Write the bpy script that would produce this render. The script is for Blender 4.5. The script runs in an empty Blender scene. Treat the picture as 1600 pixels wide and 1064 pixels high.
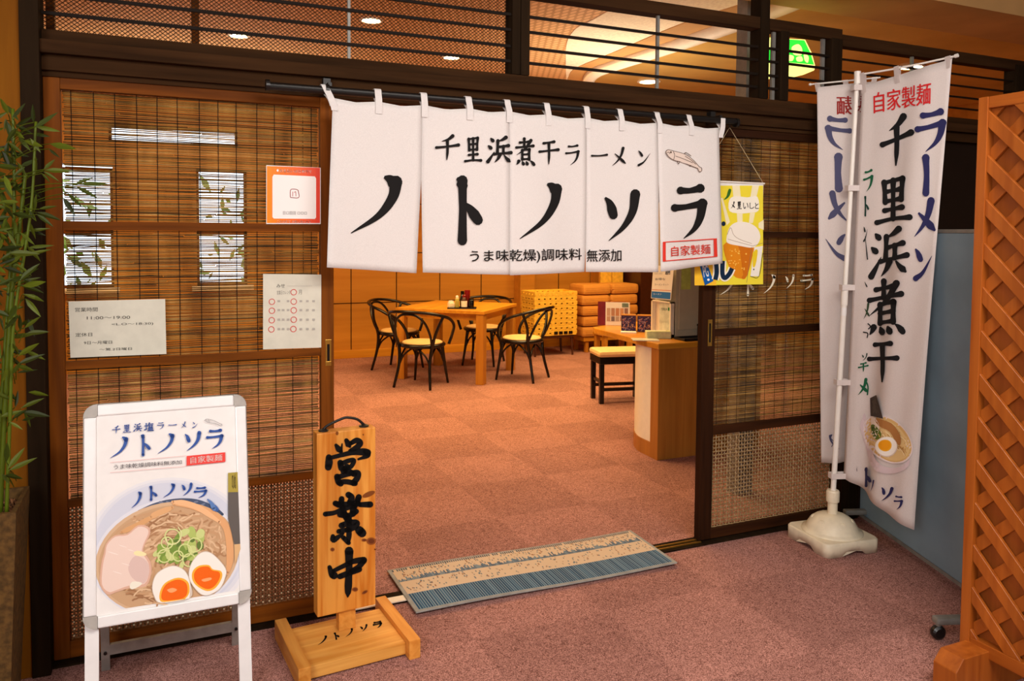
import bpy, bmesh, math, random
from mathutils import Vector, Matrix
random.seed(7)
SC = bpy.context.scene
COL = SC.collection
R = math.radians

# ------------------------------------------------------------------ camera
F, YAW, PITCH, ROLL, SY = 1228.0, .4187, .0466, -.0079, -111.7
CAMP = Vector((0, 0, 1.35))
def _basis():
    cy, sy = math.cos(YAW), math.sin(YAW)
    fwd = Vector((sy*math.cos(PITCH), cy*math.cos(PITCH), -math.sin(PITCH)))
    right = Vector((cy, -sy, 0)); down = fwd.cross(right)
    c, s = math.cos(ROLL), math.sin(ROLL)
    return c*right + s*down, -s*right + c*down, fwd
CR, CD, CF = _basis()
cam = bpy.data.cameras.new('camera'); cam_o = bpy.data.objects.new('camera', cam); COL.objects.link(cam_o)
cam.sensor_width = 36; cam.lens = 36*F/1600; cam.shift_y = SY/1600; cam.clip_start = .02; cam.clip_end = 100
m = Matrix.Identity(4)
for i in range(3):
    m[i][0], m[i][1], m[i][2], m[i][3] = CR[i], -CD[i], -CF[i], CAMP[i]
cam_o.matrix_world = m
SC.camera = cam_o

# ------------------------------------------------------------------ light and exposure
SC.view_settings.view_transform = 'Standard'; SC.view_settings.look = 'None'
SC.view_settings.gamma = 1; SC.view_settings.use_curve_mapping = False
SC.view_settings.exposure = 0.0
SC.cycles.use_denoising = True
SC.cycles.max_bounces = 10; SC.cycles.transparent_max_bounces = 24
SC.cycles.caustics_reflective = False; SC.cycles.caustics_refractive = False
world = bpy.data.worlds.new('daylight'); SC.world = world; world.use_nodes = True
world.node_tree.nodes['Background'].inputs[0].default_value = (.80, .9, 1, 1)
world.node_tree.nodes['Background'].inputs[1].default_value = 2.6
def area(name, loc, aim, power, col, sx, sy=None, spread=180):
    l = bpy.data.lights.new(name, 'AREA'); l.energy = power; l.color = col; l.size = sx
    if sy: l.shape = 'RECTANGLE'; l.size_y = sy
    l.spread = R(spread)
    o = bpy.data.objects.new(name, l); COL.objects.link(o); o.location = loc
    d = Vector(aim) - Vector(loc); o.rotation_euler = d.to_track_quat('-Z', 'Y').to_euler()
    return o
WARM = (1, .65, .25); NEUT = (1, .93, .86)
area('hall_window_light', (-1.6, .1, 1.7), (1.6, 1.5, .8), 140, (1, .96, .93), 3.0, 1.5)
area('hall_front_lamp', (1.7, -.9, 2.66), (1.6, 2.7, .6), 40, (1, .98, .97), 3.2, .5)
area('hall_ceiling_lamp', (1.3, .3, 2.72), (1.3, 1.3, 0), 100, (1, .92, .84), 1.8, .8)
area('room_lamp_and_fill', (2.4, 5.0, 2.56), (2.4, 5.0, 0), 33, WARM, 1.4, 1.4, 150)
area('room_lamp_and_fill', (3.3, 6.4, 2.56), (3.3, 6.2, 0), 54, WARM, 1.4, 1.2, 130)
area('room_lamp_and_fill', (.2, 6.2, 2.56), (.2, 6.4, 0), 100, WARM, 2.2, 1.6)
area('room_lamp_and_fill', (4.5, 6.7, 2.55), (4.5, 7.4, .4), 22, WARM, .7, .5, 120)  # fill light added to brighten the corner with crates and cushions
area('fill_uplight', (.3, 6.3, 1.9), (.3, 6.3, 2.6), 16, (1, .86, .64), 1.6, .5)  # added uplight without fixture, lifts the ceiling and wall behind the left blind
area('fill_uplight', (2.9, 4.7, 1.75), (2.9, 4.7, 2.6), 14, (1, .86, .64), .8, .5)  # unseen uplight added to brighten the cream vault, no cove here

# ------------------------------------------------------------------ pixel to place
def ray(x, y): return CR*((x-800)/F) + CD*((y-532-SY)/F) + CF
def on_z(x, y, z=0):
    d = ray(x, y); return CAMP + d*((z-CAMP.z)/d.z)
def on_y(x, y, Y):
    d = ray(x, y); return CAMP + d*(Y/d.y)
def on_x(x, y, X):
    d = ray(x, y); return CAMP + d*(X/d.x)
def proj(P):
    q = P - CAMP; w = q.dot(CF)
    return 800 + F*q.dot(CR)/w, 532 + SY + F*q.dot(CD)/w

# ------------------------------------------------------------------ materials
def lin(c):
    return tuple((x/12.92 if x <= .04045 else ((x+.055)/1.055)**2.4) for x in [v/255 for v in c])
def rgba(c): return (*lin(c), 1)
def newmat(name, rough=.6, spec=.3, metal=0):
    M = bpy.data.materials.new(name); M.use_nodes = True
    b = M.node_tree.nodes['Principled BSDF']
    b.inputs['Roughness'].default_value = rough; b.inputs['Metallic'].default_value = metal
    b.inputs['Specular IOR Level'].default_value = spec
    return M, M.node_tree, b
def noise_mix(nt, c1, c2, scale, vec=None, detail=4, lo=.35, hi=.65, dist=0):
    n = nt.nodes.new('ShaderNodeTexNoise'); n.inputs['Scale'].default_value = scale
    n.inputs['Detail'].default_value = detail; n.inputs['Distortion'].default_value = dist
    if vec: nt.links.new(vec, n.inputs['Vector'])
    r = nt.nodes.new('ShaderNodeValToRGB'); e = r.color_ramp.elements
    e[0].position = lo; e[0].color = rgba(c1); e[1].position = hi; e[1].color = rgba(c2)
    nt.links.new(n.outputs['Fac'], r.inputs['Fac'])
    return n, r
def coords(nt, scale=(1, 1, 1), rot=(0, 0, 0), kind='Object'):
    t = nt.nodes.new('ShaderNodeTexCoord'); mp = nt.nodes.new('ShaderNodeMapping')
    mp.inputs['Scale'].default_value = scale; mp.inputs['Rotation'].default_value = rot
    nt.links.new(t.outputs[kind], mp.inputs['Vector']); return mp.outputs['Vector']
def bump(nt, b, src, strength=.2, dist=.002):
    u = nt.nodes.new('ShaderNodeBump'); u.inputs['Strength'].default_value = strength; u.inputs['Distance'].default_value = dist
    nt.links.new(src, u.inputs['Height']); nt.links.new(u.outputs['Normal'], b.inputs['Normal'])
def plain(name, c, rough=.6, spec=.3, metal=0, var=.06, scale=25):
    M, nt, b = newmat(name, rough, spec, metal)
    a = tuple(max(0, v*(1-var)) for v in c); d = tuple(min(255, v*(1+var)) for v in c)
    n, r = noise_mix(nt, a, d, scale, coords(nt))
    nt.links.new(r.outputs['Color'], b.inputs['Base Color']); return M
def wood(name, c1, c2, axis=2, scale=6, rough=.45, spec=.35, stretch=.06, lo=.3, hi=.7):
    M, nt, b = newmat(name, rough, spec)
    s = [1, 1, 1]; s[axis] = stretch
    v = coords(nt, s)
    n, r = noise_mix(nt, c1, c2, scale*6, v, 6, lo, hi, .4)
    n2, r2 = noise_mix(nt, (225, 225, 225), (255, 255, 255), scale, v, 2)
    mx = nt.nodes.new('ShaderNodeMixRGB'); mx.blend_type = 'MULTIPLY'; mx.inputs[0].default_value = 1
    nt.links.new(r.outputs['Color'], mx.inputs[1]); nt.links.new(r2.outputs['Color'], mx.inputs[2])
    nt.links.new(mx.outputs[0], b.inputs['Base Color']); bump(nt, b, n.outputs['Fac'], .12, .001)
    return M
def emit(name, c, s):
    M, nt, b = newmat(name, .5)
    b.inputs['Base Color'].default_value = rgba(c); b.inputs['Emission Color'].default_value = rgba(c); b.inputs['Emission Strength'].default_value = s
    return M
def attr_mat(name, rough=.7, spec=.2, trans=0):
    M, nt, b = newmat(name, rough, spec)
    a = nt.nodes.new('ShaderNodeAttribute'); a.attribute_name = 'tint'
    nt.links.new(a.outputs['Color'], b.inputs['Base Color'])
    return M
def cloth(name, c, trans=.3):
    M, nt, b = newmat(name, .9, .1)
    n, r = noise_mix(nt, tuple(v*.97 for v in c), c, 300, coords(nt, (1, 1, 1)))
    nt.links.new(r.outputs['Color'], b.inputs['Base Color'])
    t = nt.nodes.new('ShaderNodeBsdfTranslucent'); nt.links.new(r.outputs['Color'], t.inputs['Color'])
    mx = nt.nodes.new('ShaderNodeMixShader'); mx.inputs[0].default_value = trans
    nt.links.new(b.outputs[0], mx.inputs[1]); nt.links.new(t.outputs[0], mx.inputs[2])
    nt.links.new(mx.outputs[0], nt.nodes['Material Output'].inputs['Surface'])
    return M
def glass(name, gloss=.06):
    M, nt, b = newmat(name)
    tr = nt.nodes.new('ShaderNodeBsdfTransparent'); gl = nt.nodes.new('ShaderNodeBsdfGlossy'); gl.inputs['Roughness'].default_value = .02
    lw = nt.nodes.new('ShaderNodeLayerWeight'); lw.inputs['Blend'].default_value = .5
    pw = nt.nodes.new('ShaderNodeMath'); pw.operation = 'POWER'; pw.inputs[1].default_value = 4
    fr = nt.nodes.new('ShaderNodeMath'); fr.operation = 'MULTIPLY_ADD'; fr.inputs[1].default_value = .5; fr.inputs[2].default_value = gloss*.5
    nt.links.new(lw.outputs['Facing'], pw.inputs[0]); nt.links.new(pw.outputs[0], fr.inputs[0])
    mx = nt.nodes.new('ShaderNodeMixShader')
    nt.links.new(fr.outputs[0], mx.inputs[0]); nt.links.new(tr.outputs[0], mx.inputs[1]); nt.links.new(gl.outputs[0], mx.inputs[2])
    nt.links.new(mx.outputs[0], nt.nodes['Material Output'].inputs['Surface']); return M
def island_mat(name, cols, rough=.6, spec=.25, noise=None):
    M, nt, b = newmat(name, rough, spec)
    g = nt.nodes.new('ShaderNodeNewGeometry'); r = nt.nodes.new('ShaderNodeValToRGB')
    e = r.color_ramp.elements
    e[0].position = 0; e[0].color = rgba(cols[0]); e[1].position = 1; e[1].color = rgba(cols[-1])
    for i, c in enumerate(cols[1:-1]):
        k = e.new((i+1)/(len(cols)-1)); k.color = rgba(c)
    nt.links.new(g.outputs['Random Per Island'], r.inputs['Fac'])
    if noise:
        n, r2 = noise_mix(nt, noise, (255, 255, 255), 14, coords(nt, (1, 1, .2)), 5)
        mx = nt.nodes.new('ShaderNodeMixRGB'); mx.blend_type = 'MULTIPLY'; mx.inputs[0].default_value = 1
        nt.links.new(r.outputs['Color'], mx.inputs[1]); nt.links.new(r2.outputs['Color'], mx.inputs[2])
        nt.links.new(mx.outputs[0], b.inputs['Base Color'])
    else: nt.links.new(r.outputs['Color'], b.inputs['Base Color'])
    return M
def carpet():
    M, nt, b = newmat('carpet_tiles', .95, .05)
    v = coords(nt)
    v2 = coords(nt); v2.node.inputs['Location'].default_value = (.07, .13, .25)
    n, r = noise_mix(nt, (122, 82, 74), (200, 148, 138), 120, v, 1.0, .44, .56, 2.8)
    n2, r2 = noise_mix(nt, (242, 242, 242), (255, 255, 255), 3, v, 2)
    c = nt.nodes.new('ShaderNodeTexChecker'); c.inputs['Scale'].default_value = 2
    c.inputs[1].default_value = (1, 1, 1, 1); c.inputs[2].default_value = (.83, .82, .82, 1); nt.links.new(v2, c.inputs['Vector'])
    m1 = nt.nodes.new('ShaderNodeMixRGB'); m1.blend_type = 'MULTIPLY'; m1.inputs[0].default_value = 1
    m2 = nt.nodes.new('ShaderNodeMixRGB'); m2.blend_type = 'MULTIPLY'; m2.inputs[0].default_value = .8
    nt.links.new(r.outputs['Color'], m1.inputs[1]); nt.links.new(r2.outputs['Color'], m1.inputs[2])
    nt.links.new(m1.outputs[0], m2.inputs[1]); nt.links.new(c.outputs[0], m2.inputs[2])
    nt.links.new(m2.outputs[0], b.inputs['Base Color']); bump(nt, b, n.outputs['Fac'], .5, .004)
    return M
def diamond_ceiling():
    M, nt, b = newmat('embossed_ceiling_paper', .7, .2)
    v = coords(nt, (1, .42, 1), (0, 0, R(45)))
    w = []
    for ax in ('X', 'Y'):
        t = nt.nodes.new('ShaderNodeTexWave'); t.bands_direction = ax; t.inputs['Scale'].default_value = 9
        nt.links.new(v, t.inputs['Vector']); w.append(t)
    mm = nt.nodes.new('ShaderNodeMath'); mm.operation = 'MULTIPLY'
    nt.links.new(w[0].outputs['Fac'], mm.inputs[0]); nt.links.new(w[1].outputs['Fac'], mm.inputs[1])
    r = nt.nodes.new('ShaderNodeValToRGB'); e = r.color_ramp.elements
    e[0].position = .05; e[0].color = rgba((196, 150, 100)); e[1].position = .3; e[1].color = rgba((232, 188, 136))
    nt.links.new(mm.outputs[0], r.inputs['Fac']); nt.links.new(r.outputs['Color'], b.inputs['Base Color'])
    return M

MT = dict(
    carpet=carpet(),
    dark=wood('dark_stained_wood', (42, 26, 13), (68, 44, 24), 0, 5, .8, .05),
    darkv=wood('dark_stained_post', (28, 19, 10), (44, 31, 18), 2, 5, .8, .05),
    frame=wood('red_brown_door_wood', (84, 42, 8), (136, 74, 18), 2, 5, .6, .08),
    frameh=wood('red_brown_door_rail', (84, 42, 8), (136, 74, 18), 0, 5, .6, .08),
    frame2=wood('dark_red_door_wood', (36, 18, 8), (62, 33, 14), 2, 5, .6, .08),
    frame2h=wood('dark_red_door_rail', (36, 18, 8), (62, 33, 14), 0, 5, .6, .08),
    clad=wood('pale_wood_cladding', (122, 70, 8), (146, 90, 16), 2, 4, .7, .08),
    pine=wood('pine_board', (206, 120, 34), (238, 164, 72), 2, 7, .45, lo=.35, hi=.6),
    pineh=wood('pine_plank', (214, 138, 50), (240, 178, 90), 0, 7, .45),
    piney=wood('pine_runner', (208, 128, 44), (236, 166, 78), 1, 7, .45),
    knot=wood('pine_knot', (96, 46, 20), (150, 84, 40), 2, 20),
    lattice=wood('orange_lattice_wood', (150, 74, 20), (180, 98, 32), 2, 6, .4),
    latpan=wood('brown_lattice_panel', (138, 68, 20), (166, 86, 30), 2, 6, .5),
    oak=wood('honey_table_wood', (208, 136, 34), (228, 160, 52), 0, 5, .28, .5),
    oakv=wood('honey_leg_wood', (186, 118, 34), (212, 146, 50), 2, 5, .4),
    counter=wood('counter_end_wood', (168, 104, 38), (190, 124, 50), 2, 5, .4),
    panel=wood('wall_veneer', (192, 128, 42), (208, 144, 54), 0, 3, .45),
    black=plain('black_lacquer', (9, 8, 8), .25, .5),
    blackm=plain('black_iron', (22, 20, 19), .45, .4),
    bamboo_pole=plain('black_pole', (14, 12, 11), .35, .5),
    cream=plain('cream_seat_vinyl', (228, 190, 132), .5, .3, 0, .02),
    alu=plain('brushed_aluminium', (214, 214, 214), .34, .5, .75),
    whitealu=plain('white_aluminium', (236, 236, 236), .4, .4, .1, .01),
    corner=plain('grey_plastic_corner', (168, 164, 158), .4),
    greyalu=plain('grey_aluminium', (150, 144, 138), .4, .4, .5),
    paper=plain('white_paper', (236, 234, 232), .6, .3, 0, .01),
    cpaper=plain('laminated_paper', (214, 212, 196), .35, .4, 0, .02),
    noren=cloth('white_noren_cotton', (246, 242, 240), .22),
    flag=cloth('white_banner_cloth', (240, 230, 226), .25),
    print=attr_mat('printed_ink', .75, .15),
    glossprint=attr_mat('glossy_print', .35, .35),
    plastic=plain('ivory_plastic', (228, 216, 190), .4, .4, 0, .03),
    polewhite=plain('white_pole_plastic', (236, 230, 222), .35, .45, 0, .01),
    brass=plain('brass', (196, 150, 66), .3, .5, .9),
    blue=plain('grey_blue_partition', (118, 138, 150), .7, .2, 0, .05, 4),
    grey=plain('grey_metal', (128, 126, 120), .5, .4, .3),
    rubber=plain('black_rubber', (12, 12, 13), .35, .5),
    reed=island_mat('reed_stems', [(84, 58, 24), (142, 104, 48), (182, 136, 64), (122, 86, 40), (210, 168, 96)], .55, .3, (150, 142, 130)),
    cord=plain('black_cord', (16, 13, 11), .8),
    weave=island_mat('woven_rattan', [(96, 66, 40), (140, 100, 66), (112, 78, 50)], .5, .4),
    weave2=island_mat('woven_cane_grid', [(116, 90, 54), (152, 124, 84), (128, 100, 64)], .5, .4),
    bead=plain('pale_weave_knot', (255, 232, 196), .3, .5),
    glass=glass('window_glass', .02),
    ceil=diamond_ceiling(),
    cream_ceil=plain('cream_vault', (250, 234, 208), .8, .1, 0, .04, 60),
    brown_ceil=plain('brown_soffit', (198, 152, 96), .6, .2, 0, .04, 3),
    gold=plain('glossy_golden_ceiling', (214, 172, 98), .22, .5, 0, .05, 2),
    white=plain('white_paint', (238, 228, 210), .5, .3, 0, .012),
    wall=plain('painted_wall', (196, 170, 132), .8),
    wallg=plain('hall_wall', (170, 154, 136), .8),
    blackwall=plain('black_brown_board', (24, 15, 11), .5),
    wire=plain('dark_wire', (52, 36, 24), .5, .4, .4),
    steelbar=plain('dark_steel_bar', (26, 18, 12), .6, .1),
    gcol=plain('grey_steel_column', (120, 116, 108), .5, .4, .2),
    pot=plain('grey_brown_planter', (86, 62, 30), .8, .2, 0, .18, 60),
    soil=plain('bark_chips', (96, 66, 44), .9, .1, 0, .5, 120),
    stem=island_mat('bamboo_culm', [(64, 78, 12), (86, 102, 20)], .4),
    leaf=island_mat('bamboo_leaf', [(30, 38, 5), (52, 64, 10), (90, 102, 20), (42, 52, 8)], .5),
    hedge=island_mat('garden_leaf', [(70, 104, 40), (120, 150, 70), (160, 180, 100)], .6),
    yellow=plain('yellow_crate_plastic', (244, 196, 74), .45, .4),
    orange=plain('tan_cushion_vinyl', (216, 150, 70), .45, .3, 0, .015),
    lamp=emit('lamp_glow', (255, 226, 170), 30),
    exit_green=emit('green_sign_light', (40, 190, 50), 1.6),
    exit_pale=emit('pale_sign_light', (240, 236, 130), 1.6),
    rug=attr_mat('woven_mat_yarn', .95, .05),
    redb=plain('dark_red_plastic', (120, 16, 16), .3, .5),
    jar=plain('yellow_green_glass', (176, 166, 84), .2, .5),
    cabinet=plain('grey_beige_cabinet', (186, 174, 148), .5, .3, 0, .015),
    greenp=plain('green_paper', (196, 206, 104), .6),
    tissue=plain('pale_green_box', (206, 206, 156), .6),
    acryl=plain('pale_acrylic', (214, 222, 208), .25, .5),
    tray=plain('black_tray', (24, 22, 22), .4, .5),
    string=plain('pale_string', (206, 190, 150), .8),
    dkred=plain('brown_cabinet', (70, 34, 16), .35, .5),
)

# ------------------------------------------------------------------ mesh helpers
def obj(name, bm, mat, parent=None, smooth=False, loc=None):
    me = bpy.data.meshes.new(name); bm.normal_update(); bm.to_mesh(me); bm.free()
    if isinstance(mat, str): mat = MT[mat]
    me.materials.append(mat)
    if smooth:
        for p in me.polygons: p.use_smooth = True
    o = bpy.data.objects.new(name, me); COL.objects.link(o)
    if parent: o.parent = parent
    if loc: o.location = loc
    return o
def tag(o, label=None, cat=None, group=None, kind=None):
    if label: o['label'] = label
    if cat: o['category'] = cat
    if group: o['group'] = group
    if kind: o['kind'] = kind
    return o
def thing(name, label, cat, loc=(0, 0, 0), rz=0, group=None, kind=None):
    o = bpy.data.objects.new(name, None); COL.objects.link(o); o.location = loc; o.rotation_euler = (0, 0, rz); o.empty_display_size = .05
    return tag(o, label, cat, group, kind)
def dup(root, loc, rz, label=None, group=None):
    r = root.copy(); COL.objects.link(r); r.location = loc; r.rotation_euler = (0, 0, rz)
    if label: r['label'] = label
    if group: r['group'] = group
    for ch in list(root.children):
        c = ch.copy(); COL.objects.link(c); c.parent = r
        for g in ch.children:
            d = g.copy(); COL.objects.link(d); d.parent = c
    return r
def BM(): return bmesh.new()
def box(bm, a, b, bev=0, M=None):
    a, b = Vector(a), Vector(b)
    r = bmesh.ops.create_cube(bm, size=1); vs = r['verts']
    for v in vs:
        v.co = Vector((a[i] + (v.co[i]+.5)*(b[i]-a[i]) for i in range(3)))
    if bev:
        es = list({e for v in vs for e in v.link_edges})
        rr = bmesh.ops.bevel(bm, geom=es, offset=bev, segments=2, affect='EDGES', profile=.6)
        vs = list({v for f in rr['faces'] for v in f.verts} | {v for v in vs if v.is_valid})
    if M:
        for v in vs: v.co = M @ v.co
    return vs
def boxm(a, b, bev=0, M=None):
    bm = BM(); box(bm, a, b, bev, M); return bm
def prism(bm, pts, d):
    """closed outline (list of Vectors) pushed along d"""
    d = Vector(d); n = len(pts)
    A = [bm.verts.new(Vector(p)) for p in pts]; B = [bm.verts.new(Vector(p)+d) for p in pts]
    bm.faces.new(A); bm.faces.new(B[::-1])
    for i in range(n): bm.faces.new((A[i], B[i], B[(i+1) % n], A[(i+1) % n]))
    bmesh.ops.recalc_face_normals(bm, faces=bm.faces)
def cr(pts, n=6, closed=False):
    P = [tuple(p) for p in pts]; out = []; L = len(P)
    if L < 3 and not closed:
        return [tuple(P[0][k]+(P[1][k]-P[0][k])*i/n for k in range(len(P[0]))) for i in range(n+1)]
    rng = range(L) if closed else range(L-1)
    for i in rng:
        if closed: a, b, c, d = P[i-1], P[i], P[(i+1) % L], P[(i+2) % L]
        else:
            b, c = P[i], P[i+1]
            a = P[i-1] if i else tuple(2*b[k]-c[k] for k in range(len(b)))
            d = P[i+2] if i+2 < L else tuple(2*c[k]-b[k] for k in range(len(b)))
        for j in range(n):
            t = j/n
            out.append(tuple(.5*((2*b[k])+(-a[k]+c[k])*t+(2*a[k]-5*b[k]+4*c[k]-d[k])*t*t+(-a[k]+3*b[k]-3*c[k]+d[k])*t**3) for k in range(len(b))))
    if not closed: out.append(P[-1])
    return out
def tube(bm, pts, r, sides=8, closed=False):
    P = [Vector(p[:3]) for p in pts]; n = len(P); rings = []
    up = Vector((0, 0, 1)); last = None
    for i in range(n):
        if closed: t = P[(i+1) % n]-P[i-1]
        else: t = P[min(i+1, n-1)]-P[max(i-1, 0)]
        t.normalize()
        if last is None:
            a = t.cross(up) if abs(t.z) < .9 else t.cross(Vector((1, 0, 0)))
        else: a = last - t*last.dot(t)
        if a.length < 1e-6: a = t.orthogonal()
        a.normalize(); last = a; b = t.cross(a)
        rr = r[i] if isinstance(r, (list, tuple)) else r
        rings.append([bm.verts.new(P[i]+(a*math.cos(2*math.pi*k/sides)+b*math.sin(2*math.pi*k/sides))*rr) for k in range(sides)])
    for i in range(n if closed else n-1):
        A, B = rings[i], rings[(i+1) % n]
        for k in range(sides): bm.faces.new((A[k], A[(k+1) % sides], B[(k+1) % sides], B[k]))
    if not closed: bm.faces.new(rings[0][::-1]); bm.faces.new(rings[-1])
def tubem(pts, r, sides=8, closed=False):
    bm = BM(); tube(bm, pts, r, sides, closed); return bm
def lathe(bm, prof, c=(0, 0, 0), sides=24, M=None):
    c = Vector(c); rings = []
    for r, z in prof:
        if r < 1e-6: rings.append([bm.verts.new(c+Vector((0, 0, z)))])
        else: rings.append([bm.verts.new(c+Vector((r*math.cos(2*math.pi*k/sides), r*math.sin(2*math.pi*k/sides), z))) for k in range(sides)])
    for A, B in zip(rings, rings[1:]):
        for k in range(sides):
            q = [A[k % len(A)], A[(k+1) % len(A)], B[(k+1) % len(B)], B[k % len(B)]]
            q = list(dict.fromkeys(q))
            if len(q) > 2: bm.faces.new(q)
    if len(rings[0]) > 1: bm.faces.new(rings[0][::-1])
    if len(rings[-1]) > 1: bm.faces.new(rings[-1])
    if M:
        for v in bm.verts: v.co = M @ v.co
def lathem(prof, c=(0, 0, 0), sides=24, M=None):
    bm = BM(); lathe(bm, prof, c, sides, M); return bm
def struct(name, bm, mat, parent=None, **k):
    o = obj(name, bm, mat, parent, **k)
    if not parent: o['kind'] = 'structure'
    return o

# ------------------------------------------------------------------ printing: lettering and pictures laid on a surface
class Surf:
    """a bent sheet S(u, v); u to the right, v down"""
    def __init__(s, S, facing=None): s.S = S; s.face = facing
    def uv(s, x, y):
        u = v = .5; h = 1e-3
        for _ in range(14):
            px, py = proj(s.S(u, v)); ex, ey = x-px, y-py
            if abs(ex)+abs(ey) < .02: break
            ax, ay = proj(s.S(u+h, v)); bx, by = proj(s.S(u, v+h))
            a, b, c, d = (ax-px)/h, (bx-px)/h, (ay-py)/h, (by-py)/h
            D = a*d-b*c
            if abs(D) < 1e-6: break
            du, dv = (ex*d-b*ey)/D, (a*ey-ex*c)/D
            k = min(1, .5/max(abs(du), abs(dv), 1e-9)); u += du*k; v += dv*k
        return u, v
    def lift(s, u, v, l):
        h = 1e-3; P = s.S(u, v)
        n = (s.S(u+h, v)-P).cross(s.S(u, v+h)-P)
        if n.length < 1e-12: return P
        n.normalize()
        if n.dot(CAMP-P) < 0: n.negate()
        return P + n*l
def planar(TL, TR, BL):
    TL, TR, BL = Vector(TL), Vector(TR), Vector(BL)
    return Surf(lambda u, v: TL + (TR-TL)*u + (BL-TL)*v)
_fonts = {}
def font_mesh(body, bold=0.0):
    k = body
    if k not in _fonts:
        cu = bpy.data.curves.new('t', 'FONT'); cu.body = body; cu.size = 1; cu.offset = 0; cu.resolution_u = 3; cu.fill_mode = 'FRONT'
        o = bpy.data.objects.new('t', cu); COL.objects.link(o)
        dg = bpy.context.evaluated_depsgraph_get(); dg.update()
        me = bpy.data.meshes.new_from_object(o.evaluated_get(dg))
        vs = [(v.co.x, v.co.y) for v in me.vertices]; fs = [tuple(p.vertices) for p in me.polygons]
        bpy.data.objects.remove(o); bpy.data.curves.remove(cu); bpy.data.meshes.remove(me)
        if vs:
            x0 = min(v[0] for v in vs); x1 = max(v[0] for v in vs); y0 = min(v[1] for v in vs); y1 = max(v[1] for v in vs)
            vs = [((v[0]-x0)/max(x1-x0, 1e-6), 1-(v[1]-y0)/max(y1-y0, 1e-6)) for v in vs]
        _fonts[k] = vs, fs
    return _fonts[k]
# brush glyphs on a 100 x 100 square; letter = stroke type
GL = {
 'ノ': 'P 80 12 74 38 50 68 4 96|D 60 4 70 8 80 18', 'ト': 'V 42 6 43 50 42 97|D 28 3 36 6 43 14|D 48 40 62 50 80 66',
 'ソ': 'D 16 16 27 28 34 48|P 82 10 76 42 56 70 24 95', 'ラ': 'H 24 14 50 14 78 10|H 8 44 40 42 86 36|P 84 36 78 60 62 80 32 97',
 'ー': 'H 6 52 50 52 94 46', '｜': 'V 50 6 52 50 48 94', 'メ': 'P 70 8 60 40 40 68 10 92|N 24 34 50 54 82 80',
 'ン': 'D 14 16 26 26 38 42|T 16 92 50 74 90 30',
 '千': 'P 72 5 54 18 26 26|H 5 50 50 46 96 40|W 50 22 51 60 48 98',
 '里': 'V 25 12 28 54|H 25 13 52 10 78 8|V 78 8 74 52|H 28 32 72 30|H 28 52 72 50|V 51 10 51 90|H 26 71 76 68|H 4 94 50 90 97 91',
 '浜': 'D 16 8 26 18|D 6 34 18 44|T 6 92 20 74 32 56|P 78 6 64 14 46 20|V 46 18 44 62|H 46 40 88 35|V 68 38 68 62|H 30 65 60 63 98 60|P 54 68 46 82 32 95|N 70 68 80 80 94 92',
 '煮': 'H 24 16 70 13|V 46 2 46 32|H 6 34 50 31 92 28|P 80 8 52 38 6 62|V 36 44 36 78|H 36 44 72 41|V 72 41 71 78|H 36 60 70 58|H 36 77 70 76|P 18 84 14 90 6 97|D 36 84 42 95|D 56 84 62 95|D 76 82 86 88 96 97',
 '干': 'H 24 18 76 12|H 4 50 50 46 97 42|W 50 18 51 60 49 98',
 '塩': 'H 4 38 36 35|V 20 10 20 76|T 2 82 20 76 40 66|P 56 3 48 20 38 30|H 52 16 94 13|V 52 30 54 50|H 52 30 88 29|V 88 29 85 50|H 54 50 85 49|V 48 62 49 88|V 61 62 61 88|V 75 62 75 88|H 48 62 90 61|V 90 61 88 88|H 36 92 98 89',
 '営': 'D 22 8 30 22|D 46 2 52 17|P 80 4 72 16 60 26|D 10 28 8 46|H 12 32 50 27 90 22|P 90 22 86 34 76 42|V 34 40 36 58|H 34 40 68 37|V 68 37 65 58|H 36 57 66 55|P 48 56 44 62 38 68|V 26 70 30 97|H 26 70 78 66|V 78 66 74 96|H 30 95 74 93',
 '業': 'V 40 2 41 20|V 60 2 58 20|D 20 8 28 19|P 82 5 76 14 68 20|H 4 26 50 23 97 21|D 34 28 39 36|P 68 27 64 33 58 37|H 20 42 82 39|H 24 53 78 51|H 4 68 50 64 95 62|W 50 38 51 70 50 99|P 46 66 30 80 6 92|N 54 66 72 78 94 88',
 '中': 'V 12 30 18 64|H 14 33 50 29 88 25|V 88 25 80 62|H 18 62 80 58|W 50 2 51 50 48 99',
}
WP = dict(H=[(0, 1.0), (.12, .8), (.5, .68), (.85, .85), (1, 1.15)], V=[(0, 1.15), (.12, .95), (.5, .82), (.85, .95), (1, 1.05)],
          P=[(0, 1.25), (.15, 1.12), (.5, .85), (.8, .45), (1, .08)], D=[(0, .25), (.35, .75), (.75, 1.2), (1, 1.1)],
          N=[(0, .3), (.4, .8), (.8, 1.3), (1, .5)], T=[(0, 1.2), (.3, .95), (.7, .5), (1, .08)], W=[(0, 1.1), (.3, .9), (.7, .85), (1, .25)])
def interp(tab, t):
    for (a, x), (b, y) in zip(tab, tab[1:]):
        if t <= b: return x+(y-x)*(t-a)/(b-a)
    return tab[-1][1]
def c2(c): return (*lin(c), 1)
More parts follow.
